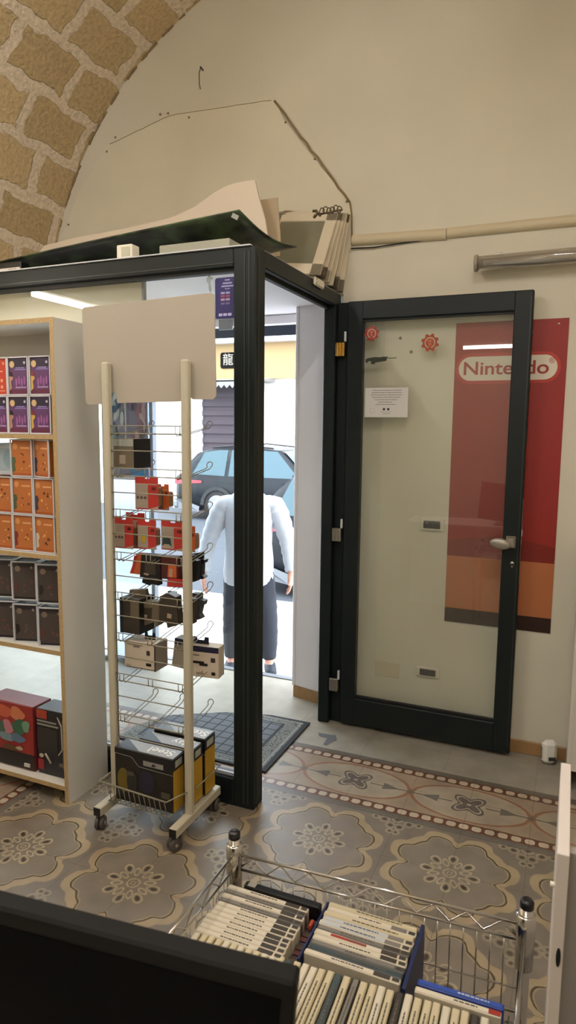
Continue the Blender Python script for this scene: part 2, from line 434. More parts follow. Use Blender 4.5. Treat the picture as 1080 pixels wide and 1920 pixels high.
def zig(a, b, n, amp):
    return [tuple(Vector(a).lerp(Vector(b), k/n)+Vector((random.uniform(-amp, amp), 0, random.uniform(-amp, amp)))) for k in range(n+1)]
pp = lambda u, v, y=FY-.009: tuple(py(u, v, y))
cr.tube(zig(pp(515, 188), pp(656, 379), 14, .004), .0055, crack, 5); cr.tube([pp(656, 379), pp(659, 400), pp(660, 460)], .004, crack, 5)
cr.tube(zig(pp(205, 270), pp(320, 216), 9, .003), .0015, crack, 5); cr.tube(zig(pp(320, 216), pp(508, 188), 12, .002), .0013, crack, 5)
for i in range(60):            # rough dirty joint where the vault meets the wall
    a = PI*(.06+.42*i/60); a2 = PI*(.06+.42*(i+1)/60)
    if random.random() < .72:
        R1 = VR-.004
        P = [(VX-R1*math.cos(a), FY-.004, VZ+R1*math.sin(a)), (VX-R1*math.cos(a2), FY-.004, VZ+R1*math.sin(a2))]
        cr.tube(P, [random.uniform(.003, .009), random.uniform(.003, .009)], crack, 5)
for u, v in ((216, 257), (200, 284), (354, 220), (128, 421), (535, 229), (590, 298), (650, 378), (300, 214), (315, 212)):
    c = py(u, v, FY-.012); cr.lathe(c, [(.004, -.006), (.006, 0), (.003, .004)], crack, 8, Matrix.Rotation(PI/2, 3, 'X'))
struct(cr.build('trim_1'))
struct(MB().box(-2.35, -2.23, -4.6, .10, 0, 2.2, wall_m).box(-3.42, -3.3, .0, FY+.44, 0, 2.3, wall_m).box(-3.3, -2.23, .04, .10, 0, 2.3, wall_m).build('wall_left'))
struct(MB().box(1.526, 1.65, -4.6, FY, 0, 2.2, wall_m).build('wall_right'))
struct(MB().box(-2.35, 1.65, -4.72, -4.6, 0, 4.1, wall_m).build('wall_back'))
struct(MB().box(-.30, 1.526, FY-.012, FY, 0, .066, wood_base, .003).build('baseboard_front'))
# white lining of the doorway: right jamb panel with a narrow edge strip, wooden foot
j = MB(); a, b = Vector((-.617, 1.239, 0)), Vector((-.31, 1.17, 0))
j.prism([(-.617, 1.239, .068), (-.30, 1.165, .068), (-.30, 1.5, .068), (-.617, 1.5, .068)], (0, 0, 2.17), white_pvc)
j.box(-.632, -.612, 1.232, 1.26, .068, 2.236, white_pvc, .004)
struct(j.build('trim_2'))
struct(MB().prism([(-.622, 1.232, 0), (-.30, 1.158, 0), (-.30, 1.5, 0), (-.622, 1.5, 0)], (0, 0, .066), wood_base).build('baseboard_right'))
# vestibule ceiling, soffit, outer shutter box
struct(MB().box(-3.3, -.315, .15, FY+.44, 2.238, 2.25, white_pvc).build('trim_3'))
sh = MB(); sh.box(-3.3, -.30, 1.44, 1.50, 2.185, 2.236, white_pvc, .004); sh.box(-1.62, -1.52, 1.06, 1.5, 1.88, 2.236, mat('grey_trim', 'a9a9a6', .5))
sh.box(-1.222, -1.13, 1.425, 1.44, 2.165, 2.225, mat('grey_bracket', '8a8a8c', .5)); struct(sh.build('trim_4'))
# outer glazing: fixed pane with pale film at the left, thin frame, threshold
grey_frame = mat('grey_window_frame', '8791a0', .5)
wf = MB()
wf.box(-1.64, -1.615, 1.28, 1.32, 0, 2.0, grey_frame); wf.box(-3.3, -1.615, 1.28, 1.32, 1.88, 1.91, grey_frame); wf.box(-3.3, -1.615, 1.28, 1.32, 0, .03, grey_frame)
w1 = struct(wf.build('window_1'))
film = glass('pale_blue_film_glass', (.75, .82, .92), .05, .65, (.80, .88, .98))
MB().box(-1.99, -1.64, 1.297, 1.303, .03, 1.88, film).build('pane', w1)
MB().box(-3.3, -2.01, 1.297, 1.303, .03, 1.88, glass('clear_window_glass', (.97, .98, .98), .04)).build('pane', w1)
MB().box(-2.01, -1.99, 1.285, 1.315, .03, 1.88, grey_frame).build('mullion', w1)
struct(MB().box(-3.3, -.617, 1.455, 1.50, 0, .006, mat('threshold_metal', '6f7378', .4)).build('trim_5'))

# ------------------------------------------------------------------ glazed vestibule
PX, PY = -.312, .066           # outer faces of the side and the front screen
HT = 2.25
g_front = glass('screen_glass', (.96, .975, .97), .035)
vest = empty('glass_partition', (PX-.05, PY+.05, 0), 'dark green-black aluminium glazed screen of the entrance vestibule with thick corner post', 'partition')
def profbox(mb, x0, x1, y0, y1, z0, z1): mb.box(x0, x1, y0, y1, z0, z1, alu, .004)
mb = MB(); profbox(mb, PX-.094, PX, PY, PY+.085, 0, HT)
mb.box(PX-.048, PX-.044, PY-.0025, PY+.004, .02, HT-.02, alu_edge); mb.box(PX-.029, PX-.0245, PY-.0025, PY+.004, .02, HT-.02, alu_edge)
mb.box(PX-.004, PX+.002, PY+.024, PY+.028, .02, HT-.02, alu_edge)
mb.build('corner_post', vest)
mb = MB(); profbox(mb, -2.23, PX-.094, PY, PY+.07, HT-.070, HT); mb.box(-2.23, PX-.094, PY+.018, PY+.05, HT-.084, HT-.070, seal_m)
mb.box(-2.23, PX-.094, PY-.003, PY+.002, HT-.058, HT-.054, alu_edge); mb.build('top_rail', vest)
MB().box(-2.23, PX-.02, PY-.008, PY+.06, HT, HT+.004, bead_m).build('top_strip', vest)
mb = MB(); profbox(mb, -2.23, PX-.094, PY, PY+.07, 0, .118); mb.build('bottom_rail', vest)
MB().box(-2.23, PX-.096, PY+.020, PY+.030, .118, .132, bead_m).build('glazing_bead', vest)
MB().box(-2.23, PX-.094, PY+.032, PY+.040, .118, HT-.075, g_front).build('glass_pane', vest)
mb = MB(); profbox(mb, PX-.07, PX, PY+.085, FY, HT-.068, HT); mb.box(PX-.055, PX-.030, PY+.085, FY-.08, HT-.084, HT-.066, seal_m, .002); mb.build('side_header', vest)
mb = MB(); profbox(mb, PX-.06, PX, .975, FY-.002, 0, HT-.06); mb.box(PX, PX+.055, 1.015, FY-.002, 0, HT-.05, alu, .003); mb.build('hinge_post', vest)
for z, mm in ((1.967, brass), (1.029, steel), (.221, steel)):
    h = MB(); h.box(PX+.004, PX+.052, .968, .99, z-.034, z+.034, mm, .003)
    for k in range(3): h.box(PX+.010+.014*k, PX+.018+.014*k, .964, .97, z-.034, z+.034, mm, .002)
    h.build('hinge', vest)
    MB().box(PX+.052, PX+.062, .962, .975, z+.036, z+.085, bead_m, .002).build('hinge_pin_cover', vest)
s = empty('door_sensor', tuple(py(595, 531, PY).to_3d()), 'small cream door contact sensor on the slanting header', 'sensor')
c = pxx(595, 531, PX); s.location = c
mb = MB(); mb.box(PX, PX+.014, c.y-.06, c.y+.06, c.z-.019, c.z+.019, white_plastic, .006); mb.build('housing', s)
mb = MB(); [mb.box(PX+.014, PX+.0155, c.y-.052, c.y-.046, c.z+q-.002, c.z+q+.002, dark_grey) for q in (-.008, .008)]; mb.build('screw', s)

# open door leaf lying back against the wall
g_door = glass('door_glass', (.992, 1.0, .988), .04, .06, (.62, .68, .60))  # slight milkiness stands in for the veil of room reflections on the pane
LX0, LX1, LY0, LY1, LZ0, LZ1 = -.247, .618, .975, 1.022, .018, 2.196
door = bpy.data.objects.new('door_1', None); COL.objects.link(door); door.location = (LX0, LY0, 0); struct(door)
gx0, gx1, gz0, gz1 = -.168, .537, .163, 2.108
mb = MB()
profbox(mb, LX0, gx0, LY0, LY1, LZ0, LZ1); profbox(mb, gx1, LX1, LY0, LY1, LZ0, LZ1)
profbox(mb, gx0-.004, gx1+.004, LY0, LY1, gz1, LZ1); profbox(mb, gx0-.004, gx1+.004, LY0, LY1, LZ0, gz0)
mb.box(gx0, gx1, LY0+.012, LY0+.03, gz0-.002, gz0+.012, seal_m); mb.box(gx0, gx1, LY0+.012, LY0+.03, gz1-.01, gz1+.002, seal_m)
mb.box(LX1-.012, LX1-.009, LY0-.002, LY0+.003, .05, 2.17, alu_edge)
mb.build('door_frame', door)
MB().box(gx0, gx1, LY0+.02, LY0+.026, gz0, gz1, g_door).build('glass_pane', door)
hd = MB(); hz = 1.057
hd.box(.553, .597, LY0-.006, LY0+.001, hz-.028, hz+.028, steel, .003)
hd.tube([(.578, LY0, hz), (.578, LY0-.045, hz)], .012, steel, 10); hd.box(.560, .592, LY0-.05, LY0-.012, hz-.022, hz+.024, mat('dull_aluminium', 'a7a093', .35, metal=.6), .006)
h1 = hd.build('door_handle', door)
R_ = Matrix.Rotation(PI/2, 3, 'X')
kn = MB(); kn.add([], [], steel)
vs = []
prof = [(.0, -.012), (.6, -.011), (.92, -.006), (1, 0), (.92, .006), (.6, .011), (0.01, .012)]
v0 = MB(); v0.lathe((0, 0, 0), [(max(r, .01), z) for r, z in prof], mat('dull_aluminium', 'a7a093'), 24)
ko = Vector((.533, LY0-.052, hz-.004))
for k, p in enumerate(v0.v): v0.v[k] = ko+Vector((p.x*.047+p.y*0, p.z, p.y*.026))+Vector((0, 0, -.10*(p.x*.047)))
v0.build('handle_grip', h1)
MB().tube([(.586, LY0+.001, .957), (.586, LY0-.004, .957)], .0095, steel, 14).box(.581, .591, LY0-.004, LY0+.001, .937, .957, steel, .001).build('lock_cylinder', door)
lk = MB(); lk.box(LX1, LX1+.0015, LY0+.014, LY0+.030, .86, 1.26, steel); lk.box(LX1, LX1+.004, LY0+.012, LY0+.032, 1.085, 1.115, bead_m, .001); lk.box(LX1, LX1+.004, LY0+.014, LY0+.030, 1.045, 1.07, brass, .001); lk.build('lock_plate', door)
MB().tube([(.60, LY0+.02, .018), (.60, LY0+.02, .008)], .006, steel, 8).build('floor_bolt', door)

# ------------------------------------------------------------------ things on the door glass
GY = LY0+.019
red_st = mat('red_sticker', 'a03a30', .6); red_st2 = mat('rust_sticker', '9c4420', .6); pale_st = mat('pale_sticker', 'b4a490', .6); dk_st = mat('dark_sticker', '30352c', .6)
def gear(name, cx, cz, R, m, label, rot=0):
    e = empty(name, (cx, GY, cz), label, 'sticker')
    pts = []
    n = 8
    for k in range(n):
        a = 2*PI*k/n+rot
        for da, rr in ((-.26, .80), (-.13, 1.0), (.13, 1.0), (.26, .80)): pts.append((cx+R*rr*math.cos(a+da), cz+R*rr*math.sin(a+da)))
    MB().xz(pts, GY-.0006, .0006, m).build('gear_disc', e)
    b = MB(); y = GY-.0011
    outer = circ(cx, cz, R*.60, 24); inner = circ(cx, cz, R*.47, 24)
    for k in range(24):
        if k in (17, 18): continue
        l = (k+1) % 24; b.xz([outer[k], outer[l], inner[l], inner[k]], y, .0004, pale_st)
    sk = [(-.30, .30), (-.36, .02), (-.24, -.16), (-.18, -.42), (0, -.50), (.18, -.42), (.24, -.16), (.36, .02), (.30, .30), (0, .42)]
    b.xz([(cx+x*R*.8, cz+z*R*.8+R*.03) for x, z in sk], y, .0004, mat('sticker_shade', 'c0664a', .6))
    for q in (-1, 1): b.xz([(cx+q*R*.07, cz+R*.02), (cx+q*R*.24, cz+R*.10), (cx+q*R*.20, cz-R*.06)], y-.0004, .0004, dk_st)
    b.build('skull_emblem', e)
gear('skull_gear_sticker', -.128, 2.040, .038, red_st, 'red gear sticker with skull, upper left corner of the door glass', .2)
gear('skull_gear_sticker', .160, 1.985, .043, red_st2, 'rust-coloured gear sticker with skull, tilted, near top middle of the door glass', .45)
wp = empty('weapon_sticker', (-.10, GY, 1.915), 'small black rifle-shaped sticker on the upper left of the door glass', 'sticker')
P = [(-.055, .006), (-.04, .010), (-.01, .014), (.02, .012), (.035, .015), (.06, .012), (.052, .004), (.05, -.006), (.02, -.010), (-.005, -.013), (-.012, -.022), (-.03, -.018), (-.026, -.008), (-.036, -.004), (-.05, -.014), (-.056, -.010)]
MB().xz([(-.10+x, 1.912+z) for x, z in P], GY-.0006, .0006, dk_st).build('body', wp)
MB().tube([(-.042, GY-.001, 1.918), (.0, GY-.001, 1.919), (-.055, GY-.001, 1.914)][:2], .002, mat('olive', '6b6650', .6), 5).build('barrel_band', wp)
nt_ = empty('notice_sheet', (-.05, GY, 1.705), 'white printed notice sheet taped inside the door glass below the stickers', 'notice')
a, b = py(685, 727, GY), py(764, 782, GY)
x0, x1, z1, z0 = a.x, b.x, 1.776, 1.632
MB().box(x0, x1, GY-.002, GY, z0, z1, paper_m).build('sheet', nt_)
tx = MB()
for k, (l, r) in enumerate(((.18, .86), (.16, .86), (.14, .87), (.18, .82), (.24, .76), (.32, .64), (.26, .72))):
    zz = z1-.012-k*.0115; X = x0+(x1-x0)*l
    while X < x0+(x1-x0)*r:
        w = random.uniform(.004, .014); tx.box(X, min(X+w, x0+(x1-x0)*r), GY-.0026, GY-.002, zz-.0014, zz+.0012, ink); X += w+.0025
for k, (l, r) in enumerate(((.38, .62), (.42, .60))):
    tx.box(x0+(x1-x0)*l, x0+(x1-x0)*r, GY-.0026, GY-.002, z0+.026-k*.009, z0+.0275-k*.009, ink)
for q in (.43, .53): tx.box(x0+(x1-x0)*q, x0+(x1-x0)*(q+.05), GY-.0026, GY-.002, z0+.034, z0+.045, mat('ink_black', '3a3836', .7))
for k in range(10):
    t = 2*PI*k/10; tx.box(x0+.038+.012*math.cos(t), x0+.041+.012*math.cos(t), GY-.0026, GY-.002, z0+.032+.012*math.sin(t), z0+.0335+.012*math.sin(t), ink)
tx.build('printing', nt_)

# ------------------------------------------------------------------ poster on the wall
pst = empty('game_poster', (.51, FY, .62), 'tall red poster with white oval logo hanging behind the open door', 'poster')
red = mat('poster_red', '8f2018', .5); lred = mat('poster_light_red', 'b03226', .5); tan = mat('poster_tan', 'b06a40', .5); dred = mat('poster_dark_red', '7a1a12', .5); brn = mat('poster_brown', '2c120a', .5)
px0, px1, pz0, pz1 = .270, .768, .618, 2.078
yy = FY-.003
MB().box(px0, px1, yy, FY-.0008, pz0, pz1, red).build('sheet', pst)
ar = MB(); y1 = yy-.0006
ar.xz([(px0, 1.03), (px0, .86), (px1, .86), (px1, 1.03)]+[(px1-(px1-px0)*k/12, 1.03+.035*math.sin(PI*k/12)) for k in range(1, 12)], y1, .0005, dred)
ar.box(px0, px1, y1-.0002, y1+.0004, pz0, .955, tan)
ar.box(px0, px1, y1-.0005, y1+.0003, pz0, .69, brn)
ar.build('printed_bands', pst)
lg = MB(); cx, cz = .510, 1.863
lg.xz(rrect(cx, cz, .470, .142, .070, 10), y1, .0005, lred); lg.xz(rrect(cx, cz, .440, .112, .055, 10), y1-.0006, .0005, mat('logo_white', 'd8cfbc', .5)); lg.build('logo_oval', pst)
text('logo_lettering', 'Nintendo', .086, mat('logo_red', '9c2a20', .5), frameM((cx-.008, y1-.0011, cz-.002), (1, 0, 0), (0, 0, 1)), pst, off=.0012, sx=1.165)
text('registered_mark', '®', .035, mat('logo_red', '9c2a20', .5), frameM((cx+.196, y1-.0011, cz+.028), (1, 0, 0), (0, 0, 1)), pst)
MB().xz([(.60, 2.020), (.604, 2.050), (.612, 2.052), (.618, 2.018)], y1-.0005, .0005, pale_st).build('torn_spot', pst)
nl = MB(); c = py(1048, 607, FY-.004); nl.lathe(c, [(.003, .006), (.0048, 0), (.002, -.004)], white_plastic, 10, R_); nl.build('nail', pst)

for (u, v), lab in (((751, 634), 'small grey wall plug hole, upper one of two between the gear stickers'), ((771, 660), 'small grey wall plug hole, lower one of two between the gear stickers')):
    c = py(u, v, FY); q = MB(); q.lathe(c, [(.0065, -.003), (.0075, .003), (.0035, .004)], mat('plug_grey', '6a675c', .6), 12, R_); tag(q.build('wall_plug'), lab, 'wall plug')
# sockets, cable duct, tube lamp, nail, power adapter
def socket(u0, v0, u1, v1, label, dark):
    a, b = py(u0, v0, FY), py(u1, v1, FY); e = empty('wall_socket', ((a.x+b.x)/2, FY, (a.z+b.z)/2), label, 'socket')
    cx, cz = (a.x+b.x)/2, (a.z+b.z)/2; w, h = b.x-a.x, a.z-b.z
    MB().box(cx-w/2, cx+w/2, FY-.010, FY-.0005, cz-h/2, cz+h/2, mat('ivory_plate', 'cfc8b8', .4), .004).build('cover_plate', e)
    if dark:
        m2 = MB(); m2.box(cx-w*.34, cx+w*.34, FY-.014, FY-.008, cz-h*.30, cz+h*.30, black_plastic, .002)
        for q in (-.11, .11): m2.box(cx+w*q-.001, cx+w*q+.001, FY-.0148, FY-.013, cz-h*.30, cz+h*.30, dark_grey)
        m2.build('insert', e)
        if v0 < 1100: MB().tube([(cx-w*.2, FY-.0135, cz+.008), (cx-w*.2, FY-.0155, cz+.008)], .004, mat('steel_dull', '8a8a88', .4), 8).build('switch_dot', e)
    return e
socket(788, 970, 833, 997, 'wall socket with black insert behind the door glass at handle height', True)
socket(781, 1247, 824, 1273, 'wall socket with black insert low on the wall behind the door glass', True)
a, b = py(704, 1238, FY), py(748, 1272, FY)
tag(MB().box(a.x, b.x, FY-.004, FY-.0005, b.z, a.z, mat('plate_painted', 'cabfa6', .8), .002).build('blank_cover_plate'), 'flat painted-over blank cover plate low on the wall left of the socket', 'cover plate')
duct = empty('cable_duct', (.3, FY, 2.5), 'cream half-round cable duct running along the wall above the tube lamp', 'cable duct')
dm = mat('duct_plastic', 'cabd9e', .5)
def halfpipe(x0, x1, z0, z1, r, m):
    mb = MB(); prof = [(FY-.001, -r)]+[(FY-.001-r*1.0*math.sin(PI*k/10), -r*math.cos(PI*k/10)) for k in range(1, 10)]+[(FY-.001, r)]
    n = len(prof); vs = [(x0, y, z0+z) for y, z in prof]+[(x1, y, z1+z) for y, z in prof]
    return mb.add(vs, [tuple(range(n)), tuple(range(2*n-1, n-1, -1))]+[(i, i+n, (i+1) % n+n, (i+1) % n) for i in range(n)], m, False)
A = py(662, 452, FY); Bq = py(838, 438, FY); Cq = py(1080, 413, FY)
dz = (Cq.z-Bq.z)/(Cq.x-Bq.x)
halfpipe(A.x, Bq.x, A.z+.002, Bq.z-.004, .027, dm).build('duct_section', duct)
halfpipe(Bq.x+.002, 1.5, Bq.z, Bq.z, .025, dm).build('duct_section', duct)
tag(MB().tube([pp(658, 466, FY-.012), pp(700, 464, FY-.012), pp(760, 455, FY-.010), pp(835, 446, FY-.008)], [.0035, .0035, .003, .002], black_plastic, 6).build('black_cable'), 'thin black cable sagging under the cable duct at the corner', 'cable')
lamp = empty('tube_lamp', (.8, FY-.05, 2.335), 'unlit tube lamp in clear grey housing mounted on the wall right of the duct', 'lamp')
tg = glass('lamp_cover', (.78, .75, .70), .10, .35, (.62, .58, .52))
lz = py(890, 494, .99).z; lx = py(890, 494, .99).x
MB().tube([(lx+.012, .99, lz), (1.50, .99, lz)], .034, tg, 20).build('cover_tube', lamp)
MB().tube([(lx, .99, lz), (lx+.014, .99, lz)], .037, mat('lamp_cap', 'a09484', .4), 20).build('end_cap', lamp)
MB().box(lx+.02, 1.50, .995, 1.016, lz-.02, lz+.02, mat('lamp_tray', '8d8472', .5), .004).build('gear_tray', lamp)
MB().tube([(lx+.04, .98, lz-.006), (1.48, .98, lz-.006)], .013, mat('cold_tube', 'c4bcae', .3), 12).build('fluorescent_tube', lamp)
b_ = MB(); [b_.box(x, x+.03, 1.012, FY, lz-.02, lz+.045, steel, .002) for x in (.44, 1.3)]; b_.build('wall_bracket', lamp)
nh = MB(); c = py(381, 132, FY)
nh.tube([c, c+Vector((0, -.03, .004))], .004, dark_grey, 8); nh.tube([c+Vector((-.004, -.022, 0)), c+Vector((-.012, -.022, -.02)), c+Vector((-.012, -.02, -.075)), c+Vector((-.006, -.02, -.10))], .0025, mat('rusty_wire', '5c5040', .6), 6)
tag(nh.build('wall_hook'), 'small rusty hook with a dangling wire high on the bare wall', 'hook')
rt = empty('plug_in_device', (.80, .985, 0), 'small white plug-in device standing on the floor by the wooden baseboard', 'device')
c = pz(1028, 1434, 0); RR = rotz(.35)
q = MB(); q.obox((c.x, .992, .062), (.070, .045, .115), RR, mat('device_white', 'e8e4da', .35), .018); q.build('housing', rt)
q = MB()
for k in range(5): q.obox(Vector((c.x, .992, .062))+RR@Vector((-.036, -.004, .02-.012*k)), (.002, .014, .004), RR, dark_grey)
q.obox(Vector((c.x, .992, .035))+RR@Vector((.008, -.0232, 0)), (.034, .002, .018), RR, dark_grey, .0005); q.build('vents', rt)

# ------------------------------------------------------------------ stickers on the front screen glass
SY = PY+.031
bs = empty('payment_sticker', (-.44, SY, 2.09), 'dark blue payment-card sticker at the top of the screen glass beside the post', 'sticker')
nb = mat('navy_print', '231f5c', .5); pl = mat('pale_print', '9b96c4', .5)
x0, x1, z0, z1 = -.502, -.408, 1.995, 2.150
MB().xz(rrect((x0+x1)/2, (z0+z1)/2, x1-x0, z1-z0, .010), SY-.0012, .0012, nb).build('backing', bs)
q = MB(); y = SY-.0018
for zc, w, h in ((2.140, .022, .005), (2.128, .040, .006), (2.117, .052, .006), (2.107, .022, .003)):
    q.box(-.448-w/2, -.448+w/2, y, y+.0006, zc-h/2, zc+h/2, pl)
for zc, mm in ((2.092, pl), (2.080, mat('print_red', '94405c', .5)), (2.067, mat('print_pink', 'b08fa8', .5)), (2.052, mat('print_mauve', '6a5a86', .5))):
    for xc in (-.468, -.446): q.box(xc-.009, xc+.009, y, y+.0006, zc-.004, zc+.004, mm)
for xc in (-.478, -.458, -.438): q.box(xc-.008, xc+.008, y, y+.0006, 2.005, 2.015, mat('print_lilac', 'b9b4dc', .5))
q.build('printing', bs)
st = MB(); c = py(393, 530, SY); gm = mat('grey_decal', '8f9898', .6)
st.xz([(c.x+x*.001, c.z+z*.001) for x, z in ((-4, 40), (4, 40), (5, 30), (3, 22), (12, 20), (14, 12), (6, 10), (4, -4), (8, -22), (8, -34), (2, -38), (-4, -22), (-4, -4), (-10, 0), (-14, 10), (-12, 20), (-4, 24), (-6, 32))], SY-.001, .001, gm)
tag(st.build('figure_decal'), 'small grey figure-shaped decal stuck high on the screen glass', 'decal')

# ------------------------------------------------------------------ things piled on top of the vestibule
top = HT+.005
ban = MB(); n1, n2 = 22, 14; bv = []
def bpt(s_, t_):     # s_: left->right along the near edge, t_: near->far
    nearL, nearR = py(-60, 505, .16), py(449, 395, .16)
    farL, farR = Vector((-1.75, .72, top+.006)), py(556, 464, .62)
    p = nearL.lerp(nearR, s_).lerp(farL.lerp(farR, s_), t_)
    p.z += .004*math.sin(PI*s_)*(1-t_) - .03*math.sin(PI*t_)*s_; p.z = max(p.z, top+.002)
    return p
for i in range(n1+1):
    for k in range(n2+1): bv.append(bpt(i/n1, k/n2))
N = len(bv); bf = []
for i in range(n1):
    for k in range(n2):
        a = i*(n2+1)+k; bf.append((a, a+1, a+n2+2, a+n2+1)); bf.append((a+N, a+n2+1+N, a+n2+2+N, a+1+N))
rim = [i*(n2+1) for i in range(n1+1)]+[n1*(n2+1)+k for k in range(1, n2+1)]+[i*(n2+1)+n2 for i in range(n1-1, -1, -1)]+[k for k in range(n2-1, 0, -1)]
for i in range(len(rim)): a, b = rim[i], rim[(i+1) % len(rim)]; bf.append((a, b, b+N, a+N))
def banner_mat():
    m = bpy.data.materials.new('dark_printed_board'); m.use_nodes = True; nt = m.node_tree; b = nt.nodes['Principled BSDF']; b.inputs['Roughness'].default_value = .35
    tc = nt.nodes.new('ShaderNodeTexCoord'); n = nt.nodes.new('ShaderNodeTexNoise'); n.inputs['Scale'].default_value = 4; n.inputs['Detail'].default_value = 6; n.inputs['Distortion'].default_value = 1.5
    r = nt.nodes.new('ShaderNodeValToRGB'); nt.links.new(tc.outputs['Object'], n.inputs[0]); nt.links.new(n.outputs[0], r.inputs[0])
    e = r.color_ramp.elements; e[0].position = .42; e[0].color = lin('141a14'); e[1].position = .70; e[1].color = lin('566a48')
    nt.links.new(r.outputs[0], b.inputs['Base Color']); return m
ban.add(bv+[v+Vector((0, 0, .005)) for v in bv], bf, banner_mat(), True)
bo = empty('promo_board', (-1, .4, HT+.02), 'large dark green-black printed board arched on top of the vestibule', 'board')
ban.build('board_sheet', bo)
c0 = bpt(.985, .03); MB().obox(c0+Vector((.0, -.012, -.014)), (.030, .003, .018), Matrix.Rotation(.5, 3, 'Y'), mat('worn_label', '8f8f84', .6)).build('label', bo)
def sheet_py(name, uvs, y, t, m, label, cat, lean=0):
    pts = [py(u, v, y) for u, v in uvs]; z0 = min(p.z for p in pts)
    mb = MB(); mb.prism([(p.x, y+(p.z-z0)*lean, p.z) for p in pts], (0, t, 0), m)
    return tag(mb.build(name), label, cat)
sheet_py('foam_board', [(74, 480), (75, 470), (84, 460), (150, 444), (250, 425), (320, 408), (365, 388), (400, 362), (430, 346), (455, 340), (478, 337), (485, 370), (497, 412), (505, 470), (70, 500)], .62, .012, mat('white_foam', 'ddceb9', .8), 'large curved white foam board standing behind the dark board on the vestibule', 'board')
sheet_py('card_panel', [(482, 376), (520, 370), (526, 450), (524, 480), (490, 480)], .70, .006, mat('buff_card', 'b9a688', .8), 'narrow buff card panel between the white board and the stacked frames', 'panel')
a, b = py(298, 452, .12), py(430, 446, .12)
gb = MB(); gb.box(a.x, b.x, .12, .36, top, py(400, 447, .12).z-.004, mat('grey_box_card', '9a9886', .6), .003); tag(gb.build('grey_box'), 'flat grey box lying under the arched dark board beside the corner', 'box')
e = empty('white_adapter', (-.93, .09, top), 'small white plastic adapter box at the edge of the vestibule top', 'adapter')
a, b = py(218, 470, .085), py(247, 470, .085)
MB().box(a.x, b.x, .085, .14, top, top+.058, white_plastic, .004).build('case', e); MB().box(a.x+.025, b.x-.008, .0835, .086, top+.01, top+.048, mat('tape_label', 'b7b49c', .6), .001).build('label', e)
e = empty('router', (-1.55, .12, top), 'black flat router with a row of lights at the left end of the vestibule top', 'router')
a, b = py(-60, 490, .10), py(38, 485, .10); MB().box(a.x, b.x, .10, .155, top, top+.045, black_plastic, .005).build('case', e)
q = MB(); q.box(a.x, b.x-.003, .096, .101, top, top+.018, mat('pale_strip', 'cfc6b4', .5)); q.build('front_strip', e)
q = MB(); [q.box(b.x-.028-.012*k, b.x-.022-.012*k, .094, .097, top+.007, top+.012, black_plastic) for k in range(4)]; q.build('indicator', e)
# seven leaning frames
fm = mat('frame_cream', 'd8ccb2', .6); pn = mat('frame_panel', '7d7a64', .6)
def unit_frame():
    e = empty('framed_panel', (0, 0, 0), 'x', 'frame', 'cream frames stacked on the vestibule top')
    w, h, r, t = .36, .33, .058, .012
    mb = MB(); mb.box(-w, 0, 0, t, 0, r, fm, .003); mb.box(-w, 0, 0, t, h-r*.7, h, fm, .003); mb.box(-r, 0, 0, t, 0, h, fm, .003); mb.box(-w, -w+r, 0, t, 0, h, fm, .003)
    mb.build('frame_moulding', e); MB().box(-w+r*.8, -r*.8, t*.4, t*.7, r*.8, h-r*.6, pn).build('panel', e); return e
f0 = unit_frame()
FR = [((600, 514), (634, 400)), ((608, 521), (641, 399)), ((616, 528), (647, 399)), ((624, 535), (652, 399)), ((633, 542), (656, 401)), ((642, 548), (659, 403))]
FL = ['cream frame with grey-green panel, foremost of the leaning stack on the vestibule', 'cream frame leaning directly behind the foremost panelled frame', 'cream frame edge, third from the front of the leaning stack', 'cream frame edge, fourth from the front of the leaning stack', 'cream frame edge, last but one before the wall in the leaning stack', 'cream frame nearest the wall at the back of the leaning stack']
for i, (bq, tq) in enumerate(FR):
    e = f0 if i == 0 else dup(f0, (0, 0, 0), 'x')
    B_ = pxx(bq[0], bq[1], -.338+.007*i); T_ = py(tq[0], tq[1], .95+.016*i); T_.y = max(T_.y, B_.y+.01); d_ = T_-B_
    if B_.y > .99: B_ = py(bq[0], bq[1], .985+.008*i); d_ = T_-B_
    zz_ = d_.normalized(); xx_ = (Vector((1, 0, 0))-zz_*zz_.x).normalized(); yy_ = zz_.cross(xx_)
    e.location = B_; e.rotation_euler = Matrix((xx_, yy_, zz_)).transposed().to_euler(); e.scale = (1, 1, d_.length/.33); e['label'] = FL[i]
jk = empty('metal_bracket', (-.4, .66, 2.6), 'tarnished ornate metal fitting lying on top of the stacked frames', 'fitting')
c = py(600, 402, .62); q = MB(); om = mat('tarnished_metal', '5a4c38', .4, metal=.7)
q.tube([c+Vector((-.03, 0, -.012)), c+Vector((-.012, 0, .006)), c+Vector((-.02, .01, .02)), c+Vector((-.035, 0, .018))], .006, om, 7)
for k in range(5): q.lathe(c+Vector((-.024+.006*k, .004*(k % 2), -.004+.006*((k*3) % 4))), [(.003, -.005), (.007, 0), (.003, .006)], om, 8)
q.build('end_ornament', jk)
q = MB()
for k in range(6):
    o = c+Vector((.005+.016*k, .01, .016+.004*math.sin(k*2))); q.tube([o+Vector((.011*math.cos(t), .003*math.sin(3*t), .013*math.sin(t))) for t in [2*PI*i/10 for i in range(10)]], .0026, om, 5, closed=True)
q.tube([c+Vector((-.005, .01, .004)), c+Vector((.10, .012, .012))], .004, om, 6); q.build('scroll_chain', jk)

